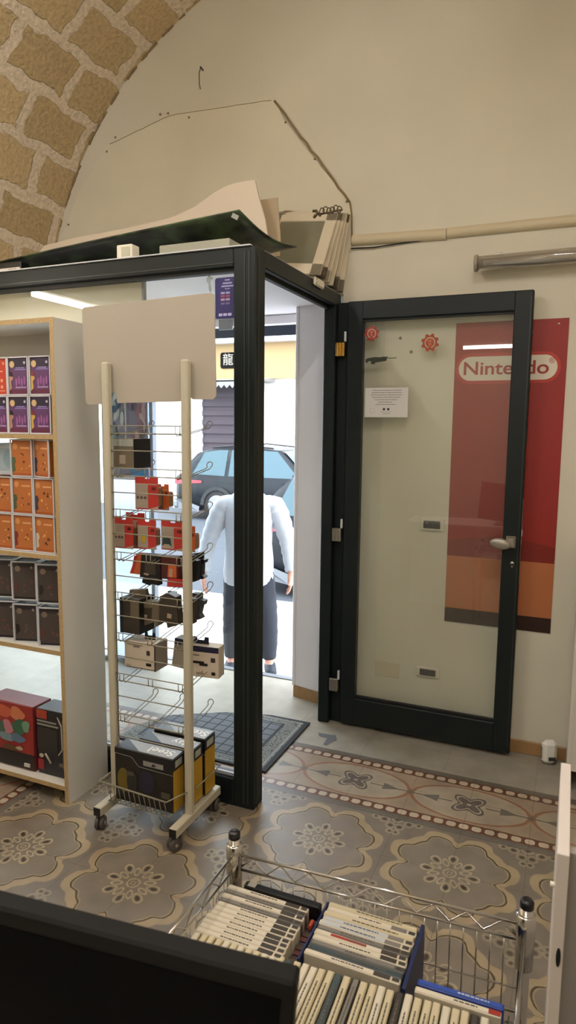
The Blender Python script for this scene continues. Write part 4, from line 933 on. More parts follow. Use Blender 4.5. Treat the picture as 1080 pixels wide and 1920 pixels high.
# three headset boxes standing in the rack basket
gold = mat('box_gold', 'b8902a', .5); topm = mat('box_top', '2a2a2c', .35); txt = mat('box_text', 'd8d4cc', .4)
def headset(label, x0, x1, y0, y1, z1, word, rz=0):
    e = empty('headset_carton', ((x0+x1)/2, (y0+y1)/2, .104), label, 'box', 'headset cartons in the rack basket')
    z0 = .104; MB().box(x0, x1, y0, y1, z0, z1, mat('box_black', '1a1814', .35), .002).build('carton', e)
    q = MB(); q.box(x1, x1+.0008, y0+.002, y1-.002, z0+.002, z1-.05, gold); q.box(x1, x1+.001, y0+.002, y1-.002, z1-.05, z1-.002, topm); q.box(x1+.0008, x1+.0014, y0+.015, y1-.015, z1-.040, z1-.012, mat('pack_pale', 'a6a79c', .5)); q.build('gold_side', e)
    q = MB(); y = y0-.0007; w = x1-x0
    q.prism([(x0, y, z1-.022), (x0+w*.30, y, z1-.025), (x0+w*.42, y, z1-.058), (x1, y, z1-.062), (x1, y, z1-.002), (x0, y, z1-.002)], (0, .0007, 0), mat('box_head', '121214', .35))
    q.tube([(x0, y-.0005, z1-.024), (x0+w*.30, y-.0005, z1-.027), (x0+w*.42, y-.0005, z1-.060), (x1, y-.0005, z1-.064)], .0012, mat('box_line', '77746a', .4), 5)
    q.box(x0+w*.50, x0+w*.84, y-.0006, y, z1-.050, z1-.030, mat('box_badge', '8c8a86', .5)); q.xz([(x0+w*.64, z1-.046), (x0+w*.67, z1-.034), (x0+w*.70, z1-.040), (x0+w*.73, z1-.034), (x0+w*.70, z1-.046)], y-.001, .0006, blk)
    q.xz(circ(x0+w*.15, z1-.13, w*.11, 16, .05), y-.0006, .0006, mat('box_olive', '6a5a18', .5)); q.xz(circ(x0+w*.56, z1-.115, w*.13, 16, .045), y-.0006, .0006, mat('box_indigo', '221f34', .5)); q.xz(circ(x0+w*.30, z1-.13, w*.09, 16, .05), y-.0009, .0006, mat('box_char', '26241f', .5))
    q.box(x0+w*.20, x0+w*.33, y-.0012, y, z1-.105, z1-.09, mat('box_badge2', '4c483a', .5)); q.box(x0+w*.80, x0+w*.95, y-.0008, y, z1-.165, z1-.14, mat('box_badge2', '4c483a', .5)); q.build('printed_front', e)
    q = MB(); q.box(x0+.002, x1-.002, y0+.002, y1-.002, z1, z1+.0008, topm)
    q.prism([(x0+w*.42, y0+.004, z1+.0008), (x1-.003, y0+.004, z1+.0008), (x1-.003, y1-.003, z1+.0008), (x0+w*.05, y1-.003, z1+.0008)], (0, 0, .0005), mat('box_top_grey', '8f8d8a', .4)); q.build('printed_top', e)
    text('brand_lettering', word, .058, txt, frameM((x0+w*.72, (y0+y1)/2, z1+.0016), (-1, 0, 0), (0, -1, 0)), e, off=.0008)
    return e
A = py(225, 1425, RY-.045); Bx = py(333, 1455, RY-.045)
headset('black and gold headset carton at the front of the rack basket', -.777, -.508, RY-.047, RY+.030, .322, 'Steel')
headset('gold-sided headset carton in the middle of the rack basket', -.722, -.470, RY+.036, RY+.108, .330, 'play')
headset('gold-sided headset carton at the back of the rack basket', -.700, -.462, RY+.113, RY+.195, .342, 'Steel')

# ------------------------------------------------------------------ door mat
def mat_material():
    m = bpy.data.materials.new('door_mat'); m.use_nodes = True; nt = m.node_tree; b = nt.nodes['Principled BSDF']; b.inputs['Roughness'].default_value = .8; E.nt = nt
    tc = nt.nodes.new('ShaderNodeTexCoord'); sp = nt.nodes.new('ShaderNodeSeparateXYZ'); nt.links.new(tc.outputs['Object'], sp.inputs[0]); X, Y = E(sp.outputs[0]), E(sp.outputs[1])
    r = hyp(X+.46, Y*1.02)                     # half-round rings centred on the far side
    v = nt.nodes.new('ShaderNodeTexVoronoi'); v.inputs['Scale'].default_value = 75; v.feature = 'DISTANCE_TO_EDGE'; nt.links.new(tc.outputs['Object'], v.inputs['Vector'])
    peb = E(v.outputs['Distance']).lt(.07, .02)
    blk_ = ((X.mod(.062)-.031).abs().lt(.027, .001))*((Y.mod(.062)-.031).abs().lt(.027, .001))
    edge = (X.abs()/.44).max(Y.abs()/.285)
    ring = 1-(edge.lt(.74, .005))
    c = cmix(blk_, lin('1c1e22'), lin('5d6066')); c2 = cmix(peb, lin('77776f'), lin('1e2024')); c = cmix(ring, c, c2)
    c = cmix(1-edge.lt(.93, .003), c, lin('1c1e22')); c = cmix((edge-.72).abs().lt(.015, .003), c, lin('1c1e22')); c = cmix((edge-.90).abs().lt(.008, .003), c, lin('8a8a86'))
    nt.links.new(c, b.inputs['Base Color']); return m
dm_ = MB(); dm_.xy([(-.395, .36), (-.395, .925), (-.62, .925), (-.86, .86), (-1.12, .70), (-1.22, .52), (-1.24, .36)], .001, .008, mat_material())
o = dm_.build('door_mat', None, loc=(-.83, .64, 0)); o.location = (-.83, .64, 0); tag(o, 'grey rubber door mat with block and pebble pattern inside the vestibule', 'door mat')
fr = empty('floor_sticker', (-.2, .75, 0), 'worn grey patch of tape on the floor beside the door mat', 'sticker')
q = MB(); P = [pz(u, v) for u, v in ((597, 1374), (619, 1378), (630, 1379), (631, 1387), (612, 1398), (606, 1396), (614, 1384), (598, 1380))]; q.xy([(p.x, p.y) for p in P], .0008, .0008, mat('worn_tape', '5c5c60', .6)); q.build('tape', fr)

# ------------------------------------------------------------------ chrome wire trolley with game cases
TX0, TX1, TY1, TY0 = .168, .789, -1.003, -1.40
tro = empty('wire_trolley', (.49, -1.24, 0), 'chrome wire basket trolley full of game cases in the foreground', 'trolley')
for (x, y) in ((TX0, TY1-.017), (TX1, TY1+.017), (TX0, TY0), (TX1, TY0)):
    q = MB(); q.tube([(x, y, .07), (x, y, .664)], .0125, chrome, 16)
    for k in range(12): q.tube([(x, y, .10+.025*k), (x, y, .102+.025*k)], .0128, steel, 16)
    po = q.build('post', tro)
    MB().lathe((x, y, .57), [(.0170, -.04), (.0185, .04), (.0185, .072), (.0150, .074)], chrome, 18).build('sleeve', po)
    MB().lathe((x, y, .664), [(.0135, -.006), (.0135, .006), (.010, .010)], black_plastic, 16).build('post_cap', po)
    q = MB(); q.lathe((x, y, .033), [(.02, -.010), (.033, -.008), (.033, .008), (.02, .010)], rubber, 18, Matrix.Rotation(PI/2, 3, 'Y')); q.obox((x, y, .058), (.028, .03, .03), Matrix.Identity(3), steel, .004); q.build('caster', po)
def truss(p, q_, name, nz, step):
    p, q_ = Vector(p), Vector(q_); m = MB(); m.tube([p+Vector((0, 0, .620)), q_+Vector((0, 0, .620))], .0032, chrome, 8); m.tube([p+Vector((0, 0, .585)), q_+Vector((0, 0, .585))], .0030, chrome, 8)
    m.tube([p.lerp(q_, k/nz)+Vector((0, 0, .617 if k % 2 else .588)) for k in range(nz+1)], .0022, chrome, 6)
    m.tube([p+Vector((0, 0, .48)), q_+Vector((0, 0, .48))], .002, chrome, 6)
    n = int((q_-p).length/step)
    for k in range(1, n): a = p.lerp(q_, k/n); m.tube([a+Vector((0, 0, .585)), a+Vector((0, 0, .428))], .0016, chrome, 5)
    m.tube([p+Vector((0, 0, .428)), q_+Vector((0, 0, .428))], .003, chrome, 6)
    return m.build(name, tro)
truss((TX0+.012, TY1-.017, 0), (TX1-.012, TY1+.017, 0), 'back_side', 18, .0255)
truss((TX0, TY1-.02, 0), (TX0, TY0, 0), 'left_side', 11, .0225)
truss((TX1, TY1, 0), (TX1, TY0, 0), 'right_side', 11, .0225)
truss((TX0+.012, TY0, 0), (TX1-.012, TY0, 0), 'front_side', 18, .0255)
q = MB()
for k in range(24): x = TX0+.6*k/23; q.tube([(x, TY0, .428), (x, TY1, .428)], .0016, chrome, 5)
for k in range(4): yv = TY0+.385*k/3; q.tube([(TX0, yv, .425), (TX1, yv, .425)], .003, chrome, 6)
q.build('basket_floor', tro)
C_ = {k: mat('case_'+k, v, .38) for k, v in dict(white='c9bfa8', cream='c0b392', dark='26221f', blue='1e3a86', grey='5a564e', steel='3f4548').items()}
pap = {k: mat('spine_'+k, v, .5) for k, v in dict(white='cfc6b2', cream='c6ba9a', dark='3a342e', grey='77726a', teal='38474a', blue='2a4a9c', red='9a2c20', ice='b6bcc0').items()}
inkd = mat('spine_ink', '5a5248', .6)
RN = random.Random(3)
def case(name, along, L, c, sp, ink_m=None, endm=None, acc=None):
    """standing game case, spine up; local x along the spine, thickness in y"""
    e = empty(name, (0, 0, 0), 'x', 'game case'); T = .0137; H = .135
    q = MB(); q.box(-L/2, L/2, -T/2, T/2, 0, H, C_[c], .0018); o = q.build('case'); o.parent = e
    q = MB(); x0, x1 = -L/2+.004, (L/2-.004 if not endm else L/2-.052)
    q.box(x0, x1, -T/2+.0022, T/2-.0022, H, H+.0006, pap[sp])
    if endm: q.box(x1+.0005, L/2-.020, -T/2+.0018, T/2-.0018, H, H+.0008, pap[endm]); q.box(L/2-.016, L/2-.003, -T/2+.0028, T/2-.0028, H, H+.0007, pap['dark'])
    if acc: q.box(x0+.03, x1-.03, -T/2+.004, T/2-.0035, H+.0003, H+.0010, pap[acc])
    X = x0+RN.uniform(.04, .07); xe = x0+(x1-x0)*RN.uniform(.7, .95)
    while X < xe: w = RN.uniform(.003, .009); q.box(X, min(X+w, xe), -.0014, .0014, H+.0004, H+.0012, ink_m or inkd); X += w+.0016
    o = q.build('spine_insert'); o.parent = e
    return e
protos = {}
def put(kind, loc, rz, label, grp):
    if kind not in protos:
        a = dict(ww=('white', 'white', None, None), wd=('white', 'white', 'dark', None), wg=('white', 'white', 'grey', None), gd=('grey', 'grey', 'dark', None), cc=('cream', 'cream', None, None), ci=('white', 'ice', 'grey', None),
                 dk=('dark', 'dark', None, None), tl=('steel', 'teal', None, None), rd=('white', 'white', 'dark', 'red'), gg=('grey', 'grey', 'grey', None), bl=('blue', 'blue', None, None), pu=('dark', 'grey', None, None))[kind]
        e = case('game_case', 'x', .19, a[0], a[1], None, a[2], a[3]); protos[kind] = e; e.location = loc; e.rotation_euler = (0, 0, rz); e['label'] = label; e['group'] = grp
        return e
    return dup(protos[kind], loc, label, grp, rz)
def nth(i): return ['first', 'second', 'third', 'fourth', 'fifth', 'sixth', 'seventh', 'eighth', 'ninth', 'tenth', 'eleventh', 'twelfth', 'thirteenth', 'fourteenth', 'fifteenth', 'sixteenth', 'seventeenth', 'eighteenth', 'nineteenth', 'twentieth', 'twenty-first', 'twenty-second', 'twenty-third', 'twenty-fourth', 'twenty-fifth', 'twenty-sixth', 'twenty-seventh', 'twenty-eighth', 'twenty-ninth', 'thirtieth', 'thirty-first', 'thirty-second', 'thirty-third', 'thirty-fourth', 'thirty-fifth'][i]
desc = dict(ww='white game case', wd='white game case with dark spine end', wg='white game case with grey spine end', gd='grey game case with dark spine end', cc='cream game case', ci='icy white game case', dk='black game case', tl='teal-grey game case', rd='white game case with red spine stripe', gg='grey game case', bl='blue game case', pu='dark game case with grey spine')
g1, g2, g3 = 'game cases in the left block of the trolley', 'game cases in the right block of the trolley', 'game cases in the front row of the trolley'
y0 = -.975
for i, k in enumerate(('wd', 'gd', 'wd', 'gd', 'wd', 'wd', 'wd', 'wd', 'wd', 'wd', 'wd')):
    put(k, (.268+.002*RN.uniform(-1, 1), -1.056-.0138*i, .431), RN.uniform(-.01, .01), '%s, %s from back, left block of trolley' % (desc[k], nth(i)), g1)
for i, k in enumerate(('cc', 'wg', 'cc', 'ci', 'ci', 'gd', 'rd', 'wd', 'gg', 'tl', 'wd')):
    put(k, (.491+.002*RN.uniform(-1, 1), -1.018-.0140*i, .431), RN.uniform(-.01, .01), '%s, %s from back, right block of trolley' % (desc[k], nth(i)), g2)
seq = ['ww', 'cc', 'cc', 'cc', 'ww', 'cc', 'ww', 'cc', 'cc', 'ww', 'ww', 'cc', 'tl', 'cc', 'ww', 'ww', 'cc', 'cc', 'tl', 'cc', 'pu', 'cc', 'cc', 'ww', 'cc', 'dk', 'ww', 'cc', 'cc', 'cc', 'ww', 'cc', 'cc', 'dk', 'ww']
x = .158
for i, k in enumerate(seq):
    put(k, (.184+.01635*i, -1.297+.030*i/34+.0012*(i % 3), .431), PI/2+.03+RN.uniform(-.01, .01), '%s, %s from left, front row of trolley' % (desc[k], nth(i)), g3)
# blue tray holding the right block, black box behind the left block
tray = mat('navy_tray', '18234e', .45)
q = MB(); yb, yf = -1.006, -1.178
q.box(.387, .391, yf, yb, .431, .560, tray); q.box(.591, .598, yf, yb, .431, .572, tray); q.box(.388, .598, yb, yb+.003, .431, .55, tray); q.box(.388, .598, yf-.003, yf, .431, .50, tray); q.box(.388, .598, yf, yb, .4297, .4307, tray)
tag(q.build('case_tray'), 'navy blue open tray around the right block of game cases', 'tray')
e = empty('black_box', (.28, TY1-.03, .40), 'long black box with small grey label behind the left block of game cases', 'box')
# lies along the back wires
MB().box(.205, .384, -1.047, -1.030, .431, .572, black_plastic, .002).build('carton', e); MB().box(.214, .232, -1.0465, -1.0305, .572, .5727, mat('grey_label', '8c887c', .6)).build('label', e)
ds = empty('disc_stack', (.362, -1.13, .402), 'column of reddish-brown disc sleeves between the two blocks of cases', 'disc sleeves')
q = MB()
for k in range(11): q.box(.3655, .3855, -1.058-.0125*k-.0055, -1.058-.0125*k+.0055, .431, .545-.002*(k % 3), mat('sleeve_%d' % (k % 3), ['4e3a30', '5c3028', '3a3438'][k % 3], .5), .001)
q.build('sleeves', ds)
MB().box(.374, .380, -1.085, -1.065, .5451, .558, mat('orange_tab', 'c04a28', .5), .002).build('orange_tab', ds)
e = case('game_case', 'x', .152, 'blue', 'blue', pap['ice'], None); e.location = (.690, -1.146, .436); e.rotation_euler = (0, 0, .03); e['label'] = 'blue game case standing behind the white one at the right of the trolley'
e = case('game_case', 'x', .150, 'white', 'white', None, None); e.location = (.688, -1.162, .434); e.rotation_euler = (0, 0, .03); e['label'] = 'white game case with red end standing in front of the blue one in the trolley'
q = MB(); q.box(.0535, .0735, -.0050, .0050, .1353, .1362, pap['red']); o = q.build('red_end'); o.parent = e
# ------------------------------------------------------------------ monitor on the counter, near white unit, far cabinet
mon = empty('monitor', (.33, -1.80, .78), 'black computer monitor seen edge-on at the bottom left, dark screen', 'monitor')
Dm = lambda u, v, d: CAM + _ray(u, v)*d
p1 = Dm(555, 1846, .60); p0 = Dm(0, 1702, .66)
dx = Vector((p0.x-p1.x, p0.y-p1.y, 0)).normalized(); Lm = .54; Hm = .33
ez = Vector((0, 0, 1)); nrm = Vector((dx.y, -dx.x, 0)); nrm = nrm if (CAM-p1).dot(nrm) > 0 else -nrm
tilt = p0.z-p1.z; ztop = p1.z
sl = (p0.z-p1.z)/((p0-p1).length); ex = (p0-p1).normalized(); up = ex.cross(nrm).normalized(); up = up if up.z > 0 else -up
nrm = ex.cross(up).normalized(); nrm = nrm if (CAM-p1).dot(nrm) > 0 else -nrm
RM = Matrix((ex, up, nrm)).transposed(); cM = p1+ex*Lm/2-up*Hm/2-nrm*.012
MB().obox(cM, (Lm, Hm, .024), RM, mat('monitor_shell', '12110f', .6, spec=.2), .003).build('housing', mon)
MB().obox(cM-up*.002+nrm*.0122, (Lm-.024, Hm-.034, .001), RM, mat('monitor_screen', '020202', .7, spec=.1), 0).build('screen', mon)
st0 = cM-up*Hm/2; MB().box(st0.x-.03, st0.x+.03, st0.y+.02, st0.y+.045, .765, st0.z+.12, black_plastic, .005).build('stand', mon)
MB().box(st0.x-.11, st0.x+.11, st0.y-.07, st0.y+.10, .751, .765, black_plastic, .004).build('stand_base', mon)
ct = empty('counter', (.2, -2.0, 0), 'shop counter in front of the viewer carrying the black monitor', 'counter')
MB().box(-.55, .62, -2.12, -1.66, .72, .75, melamine, .004).build('worktop', ct); MB().box(-.50, .60, -2.10, -1.70, 0, .72, melamine, .002).build('body', ct)
wu = empty('white_stand', (.9, -1.25, 0), 'white upright board stand at the lower right frame edge, with dark oval slot', 'stand')
P = Dm(1046, 1600, 1.0); yw = P.y
MB().box(P.x-.001, P.x+.0165, yw, yw+.30, 0, P.z, mat('white_edge', 'd6ccc4', .5), .001).build('side_panel', wu)
MB().box(P.x+.0165, P.x+.30, yw+.018, yw+.036, 0, P.z-.006, mat('lilac_grey_panel', '8d8884', .5)).build('front_panel', wu)
c = P+Vector((.008, 0, -.168)); MB().xz(circ(c.x+.002, c.z, .0035, 16, .016), yw-.001, .002, black_plastic).build('slot', wu)
MB().tube([P+Vector((-.001, .01, -.058)), P+Vector((-.008, .01, -.058))], .004, white_plastic, 8).build('shelf_pin', wu)
cb = empty('white_cabinet', (1.1, .9, 0), 'tall white cabinet at the right frame edge beside the plug-in device', 'cabinet')
q = MB(); q.box(.872, .890, .777, FY-.014, 0, 1.05, melamine, .001); q.build('side_panel', cb); MB().box(1.42, 1.438, .777, FY-.014, 0, 1.05, melamine).build('side_panel', cb)
MB().box(.89, 1.42, .80, FY-.014, .085, 1.05, melamine).build('body', cb); MB().box(.886, 1.424, .779, .797, .088, 1.045, melamine, .002).build('door', cb)
MB().tube([(.872, .785, .92), (.866, .785, .92)], .004, steel, 8).build('peg', cb)

# ------------------------------------------------------------------ outdoors: pavement, street, house opposite
pave = mat('pavement', 'c9c5be', .8, var=.08, vscale=6); asph = mat('asphalt', '40444c', .85, var=.1, vscale=20)
GP, GR = -.20, -.45
struct(MB().box(-14, 9, 1.5, 3.9, GP-.1, GP, pave).build('floor_1'))
q = MB(); q.box(-3.4, -.62, 1.5, 1.62, GP, -.06, pave); struct(q.build('trim_6'))
struct(MB().box(-40, 30, 3.9, 12.0, GR-.1, GR, asph).build('floor_2')); struct(MB().box(-40, 30, 12.0, 40, GR-.1, GR+.12, pave).build('floor_3'))
OY = 13.2
hs = empty('house_opposite', (-7, OY, GR), 'white house across the street with yellow fascia band and grey shutter', 'building')
q = MB(); white_st = mat('bright_stucco', 'e4e0da', .9)
q.box(-22, 10, OY, OY+6, GR, 3.9, white_st)
q.box(-22, 10, OY, OY+6, 3.9, 9, mat('upper_wall', 'c9c4bc', .9)); q.build('wall', hs)
za = (py(540, 710, OY).z+py(420, 712, OY).z)/2; zb = (py(540, 643, OY).z+py(400, 645, OY).z)/2; zc = (py(540, 605, OY).z+py(400, 607, OY).z)/2
MB().box(-9.2, -2.0, OY-.06, OY, za, zb, mat('yellow_fascia', '927852', .8)).build('fascia', hs)
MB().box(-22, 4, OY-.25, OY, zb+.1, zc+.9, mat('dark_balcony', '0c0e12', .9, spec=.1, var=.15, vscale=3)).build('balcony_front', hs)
MB().box(-22, 4, OY-.32, OY, zb, zb+.11, mat('balcony_slab', 'd8d4d8', .8)).build('balcony_slab', hs)
sx0, sx1, sz1 = py(382, 780, OY).x, py(450, 780, OY).x, py(400, 727, OY).z
q = MB(); shm = mat('shutter_mauve', '443c42', .8, spec=.2)
for k in range(26): z = GR+.1+(sz1-GR)*k/26; q.box(sx0, sx1+.3, OY-.03-.04*(k % 2), OY, z, z+(sz1-GR)/26+.002, shm)
q.build('shutter', hs)
MB().box(sx0-.16, sx0, OY-.10, OY, GR, sz1, mat('door_frame_white', 'd4d0d0', .6)).build('shutter_frame', hs)
q = MB(); x0, x1 = sx0-.1, sx1+1.0; am = mat('awning_grey', '78746f', .8)
q.prism([(x0, OY-.06, za+.02), (x0, OY-.06, za-.1), (x0, OY-.7, sz1+.10), (x0, OY-.7, sz1+.14)], (x1-x0, 0, 0), am)
n = 14
for k in range(n):
    a, b = x0+(x1-x0)*k/n, x0+(x1-x0)*(k+1)/n; q.prism([(a, OY-.7, sz1+.13), (b, OY-.7, sz1+.13), (b, OY-.7, sz1+.02), ((a+b)/2, OY-.7, sz1-.06), (a, OY-.7, sz1+.02)], (0, .015, 0), am)
q.build('scalloped_awning', hs)
lf, rt_ = py(414, 690, OY-.07), py(443, 690, OY-.07); zt, zb2 = py(425, 661, OY-.07).z, py(425, 691, OY-.07).z
wv = (rt_.x-lf.x); MB().xz(rrect((lf.x+rt_.x)/2, (zt+zb2)/2, wv, zt-zb2, .06), OY-.09, .03, mat('sign_black', '0c0a0a', .9, spec=.1)).build('sign_plate', hs)
text('sign_character', '龍', (zt-zb2)*.78, mat('sign_white', '9a9082', .8), frameM(((lf.x+rt_.x)/2, OY-.10, (zt+zb2)/2), (1, 0, 0), (0, 0, 1)), hs, ext=.004)
q = MB(); g = mat('stucco_joint', 'a5a3a8', .9)
for z in (2.35, 1.85, 1.35): q.box(-5.6, -1, OY-.004, OY, z, z+.02, g)
for x, z in ((-5.3, 1.37), (-4.6, 1.87), (-5.0, 2.37)): q.box(x, x+.02, OY-.004, OY, z, z+.48, g)
q.build('block_joints', hs)
# banner behind the outer pane, left
bn = empty('window_banner', (-1.8, 1.27, 1.0), 'colourful printed banner inside the outer window behind the wire rack', 'banner')
bx0, bx1 = -1.935, -1.640; y = 1.262
q = MB(); q.box(bx0, bx1, y, y+.006, 1.235, 1.90, mat('banner_base', '8a8aa4', .7)); q.build('sheet', bn)
q = MB(); r_ = random.Random(11)
for k in range(46):
    left = k % 2; cx = r_.uniform(bx0+.015, bx0+.13) if left else r_.uniform(bx0+.15, bx1-.02); cz = r_.uniform(1.46, 1.88); a = r_.uniform(.008, .022); b = r_.uniform(.02, .06)
    cc = r_.choice(['5c8a98', '3c5c84', 'a8c0b8', '7aa08c', 'c8d0d4']) if left else r_.choice(['9a6c80', 'b89aa8', '7c6c90', 'c4b0b8', '6c6478'])
    t0 = r_.uniform(-.4, .4); q.xz([(cx+a*math.cos(t)*math.cos(t0)-b*math.sin(t)*math.sin(t0), cz+a*math.cos(t)*math.sin(t0)+b*math.sin(t)*math.cos(t0)) for t in [2*PI*i/9 for i in range(9)]], y-.0005-.0003*k, .0006, mat('bn_'+cc, cc, .7))
q.box(bx0+.135, bx0+.142, y-.016, y, 1.5, 1.9, mat('bn_white', 'dcdce4', .7)); q.box(bx0+.01, bx1-.01, y-.016, y, 1.235, 1.262, mat('bn_white', 'dcdce4', .7))
q.xz([(bx1-.13, 1.262), (bx1, 1.262), (bx1, 1.40)]+[(bx1-.13*math.sin(t), 1.262+.14*math.cos(t)) for t in (.3, .6, .9, 1.2)], y-.017, .001, mat('bn_blue', '2f86c8', .6))
q.build('printed_art', bn)

# ------------------------------------------------------------------ cars
def car(name, label, L, Wd, H, loc, rz, paint, kind):
    e = empty(name, loc, label, 'car', None, rz)
    glassm = mat('car_glass', '3a5058', .1, spec=.3); trim = mat('car_trim', '17181b', .5); tyre = mat('tyre', '141416', .8); alloy = mat('alloy', '8f9296', .3, metal=.8)
    belt = H*.60; n = 40; gc = .20 if kind == 'suv' else .19
    def ztop(t):     # t 0 rear .. 1 front
        P = [(0, belt*.96), (.03, belt*1.02), (.13, H*.93), (.22, H*.985), (.40, H), (.55, H*.965), (.70, belt*1.05), (.74, belt*1.0), (.95, belt*.86), (1, belt*.68)] if kind == 'suv' else [(0, belt*.92), (.04, belt*1.02), (.15, H*.90), (.27, H*.985), (.42, H), (.56, H*.95), (.71, belt*1.05), (.76, belt*.99), (.95, belt*.84), (1, belt*.62)]
        for (a, za_), (b, zb_) in zip(P, P[1:]):
            if a <= t <= b: s_ = (t-a)/(b-a); return za_+(zb_-za_)*(s_*s_*(3-2*s_)*.35+s_*.65)
        return P[-1][1]
    def hw(t): return Wd/2*(1-.22*max(0, (abs(t-.5)-.36)/.14)**2)
    def wat(t, z):
        w = hw(t); 
        if z <= belt: return w*(.93+.07*min(1, max(0, (z-gc)/.25))) if z < gc+.25 else w*(1-.03*(z-gc-.25)/(belt-gc-.25))
        return w*(.97-.24*(z-belt)/(H-belt))
    vs = []; fs = []
    zl = [0, .12, .3, .6, 1.0]; m = 18
    for i in range(n+1):
        t = i/n; zt = ztop(t); zb_ = gc+(.10*max(0, (abs(t-.5)-.42)/.08))
        zs = [zb_, zb_+.10, zb_+.25, (zb_+.25+min(belt, zt))/2, min(belt, zt)-.01, min(belt, zt)+(zt-min(belt, zt))*.5+.001*0, max(zt-.03, min(belt, zt))]
        sec = [(0, zb_)]+[(wat(t, z), z) for z in zs]+[(max(wat(t, zt)-.12, .1), zt-.004), (0, zt+.012)]
        ring = [(t*L-L/2, -w, z) for w, z in sec]+[(t*L-L/2, w, z) for w, z in sec[-2:0:-1]]
        m = len(ring); vs += ring
    for i in range(n):
        for k in range(m): l = (k+1) % m; fs.append((i*m+k, i*m+l, (i+1)*m+l, (i+1)*m+k))
    fs.append(tuple(range(m))); fs.append(tuple(n*m+k for k in range(m))[::-1])
    q = MB(); q.add(vs, fs, paint, True); o = q.build('body'); o.parent = e
    def side_poly(nm, pts, mt, off=.008):
        for s_ in (-1, 1):
            q = MB(); vv = [(t*L-L/2, s_*(wat(t, z)+off), z) for t, z in pts]; q.add(vv, [tuple(range(len(vv)))], mt)
            o = q.build(nm); o.parent = e
    zt_ = H-.075; b2 = belt+.02
    side_poly('rear_side_window', [(.115, b2+.02), (.165, zt_-.05), (.245, zt_), (.29, zt_+.005), (.29, b2)], glassm)
    side_poly('back_door_window', [(.31, b2), (.31, zt_+.01), (.44, zt_+.015), (.44, b2)], glassm); side_poly('front_door_window', [(.46, b2), (.46, zt_+.015), (.545, zt_-.005), (.665, b2+.02), (.665, b2)], glassm)
    def cross(nm, t0, t1, mt, off=.012):
        q = MB(); k = 8; vv = []
        for i in range(k+1):
            t = t0+(t1-t0)*i/k; z = ztop(t)+off; w = max(wat(t, z-.03)-.13, .3); vv += [(t*L-L/2, -w, z), (t*L-L/2, w, z)]
        q.add(vv, [(2*i, 2*i+1, 2*i+3, 2*i+2) for i in range(k)], mt, True); o = q.build(nm); o.parent = e
    cross('rear_window', .035, .12, glassm, .02); cross('windscreen', .565, .70, glassm, .02)
    for t in (.255, .81):
        for s_ in (-1, 1):
            q = MB(); r = .34 if kind == 'suv' else .31; c = Vector((t*L-L/2, s_*(Wd/2-.10), r))
            q.lathe(c, [(r*.62, -.105), (r*.97, -.10), (r, -.06), (r, .06), (r*.97, .10), (r*.62, .105)], tyre, 28, Matrix.Rotation(PI/2, 3, 'X')); w_ = q.build('wheel'); w_.parent = e
            q = MB(); cc = c+Vector((0, s_*.104, 0)); q.lathe(cc, [(r*.64, -.004), (r*.6, .004)], trim, 24, Matrix.Rotation(PI/2, 3, 'X'))
            for k in range(5):
                a = 2*PI*k/5; q.tube([cc+Vector((0, s_*.006, 0)), cc+Vector((math.cos(a)*r*.6, s_*.006, math.sin(a)*r*.6))], [.045, .03], alloy, 6)
            q.lathe(cc, [(r*.62, -.01), (r*.66, .012), (r*.58, .012)], alloy, 24, Matrix.Rotation(PI/2, 3, 'X')); h_ = q.build('rim'); h_.parent = w_
            q = MB(); pr_ = [(t*L-L/2+(r+.07)*math.cos(a), s_*(wat(t, .5)+.004), r+(r+.07)*math.sin(a)) for a in [PI*i/14 for i in range(15)]]+[(t*L-L/2+(r-.01)*math.cos(a), s_*(wat(t, .5)+.004), r+(r-.01)*math.sin(a)) for a in [PI*(14-i)/14 for i in range(15)]]
            q.prism(pr_, (0, s_*.02, 0), trim); a_ = q.build('wheel_arch'); a_.parent = e
    q = MB()
    for s_ in (-1, 1):
        ts = [0, .02, .05, .08, .11, .14, .17]; vv = []
        for k, t in enumerate(ts):
            za_, zb_ = belt*(.78+.012*k), belt*(.925-.004*k)
            for z in (za_, zb_): vv.append((t*L-L/2-(.03 if k == 0 else 0), s_*(wat(t, z)+.022), z))
        vv += [(-L/2-.03, s_*.42, belt*.78), (-L/2-.03, s_*.42, belt*.92)]
        n_ = len(ts); q.add(vv, [(2*k, 2*k+1, 2*k+3, 2*k+2) for k in range(n_-1)]+[(2*n_, 2*n_+1, 1, 0)], mat('tail_red', 'b01c2c', .3))
    o = q.build('tail_light'); o.parent = e
    q = MB(); q.box(-L/2-.05, -L/2+.10, -Wd/2+.12, Wd/2-.12, gc+.02, gc+.20, mat('bumper_grey', '6d7074', .5), .04)
    for s_ in (-1, 1): q.add([(-L/2-.03, s_*(Wd/2-.18), gc+.02), (-L/2+.70, s_*(Wd/2+.012), gc-.02), (-L/2+.72, s_*(Wd/2+.012), gc+.10), (-L/2+.25, s_*(Wd/2+.004), gc+.24), (-L/2-.04, s_*(Wd/2-.17), gc+.22)], [(0, 1, 2, 3, 4)], mat('bumper_grey', '8d9094', .5))
    o = q.build('bumper'); o.parent = e
    q = MB()
    for s_ in (-1, 1): q.tube([(.20*L-L/2, s_*Wd*.36, H*.985), (.35*L-L/2, s_*Wd*.37, H+.045), (.52*L-L/2, s_*Wd*.365, H*.99)], .018, trim, 6)
    o = q.build('roof_rail'); o.parent = e
    q = MB(); [q.obox((.665*L-L/2, s_*(Wd/2+.09), belt+.06), (.10, .2, .13), Matrix.Identity(3), paint, .03) for s_ in (-1, 1)]; o = q.build('wing_mirror'); o.parent = e
    return e
slate = mat('car_paint_slate', '10161c', .3, spec=.22); grey_p = mat('car_paint_grey', '14171c', .3, spec=.22)
c1x = py(322, 960, 10.3).x
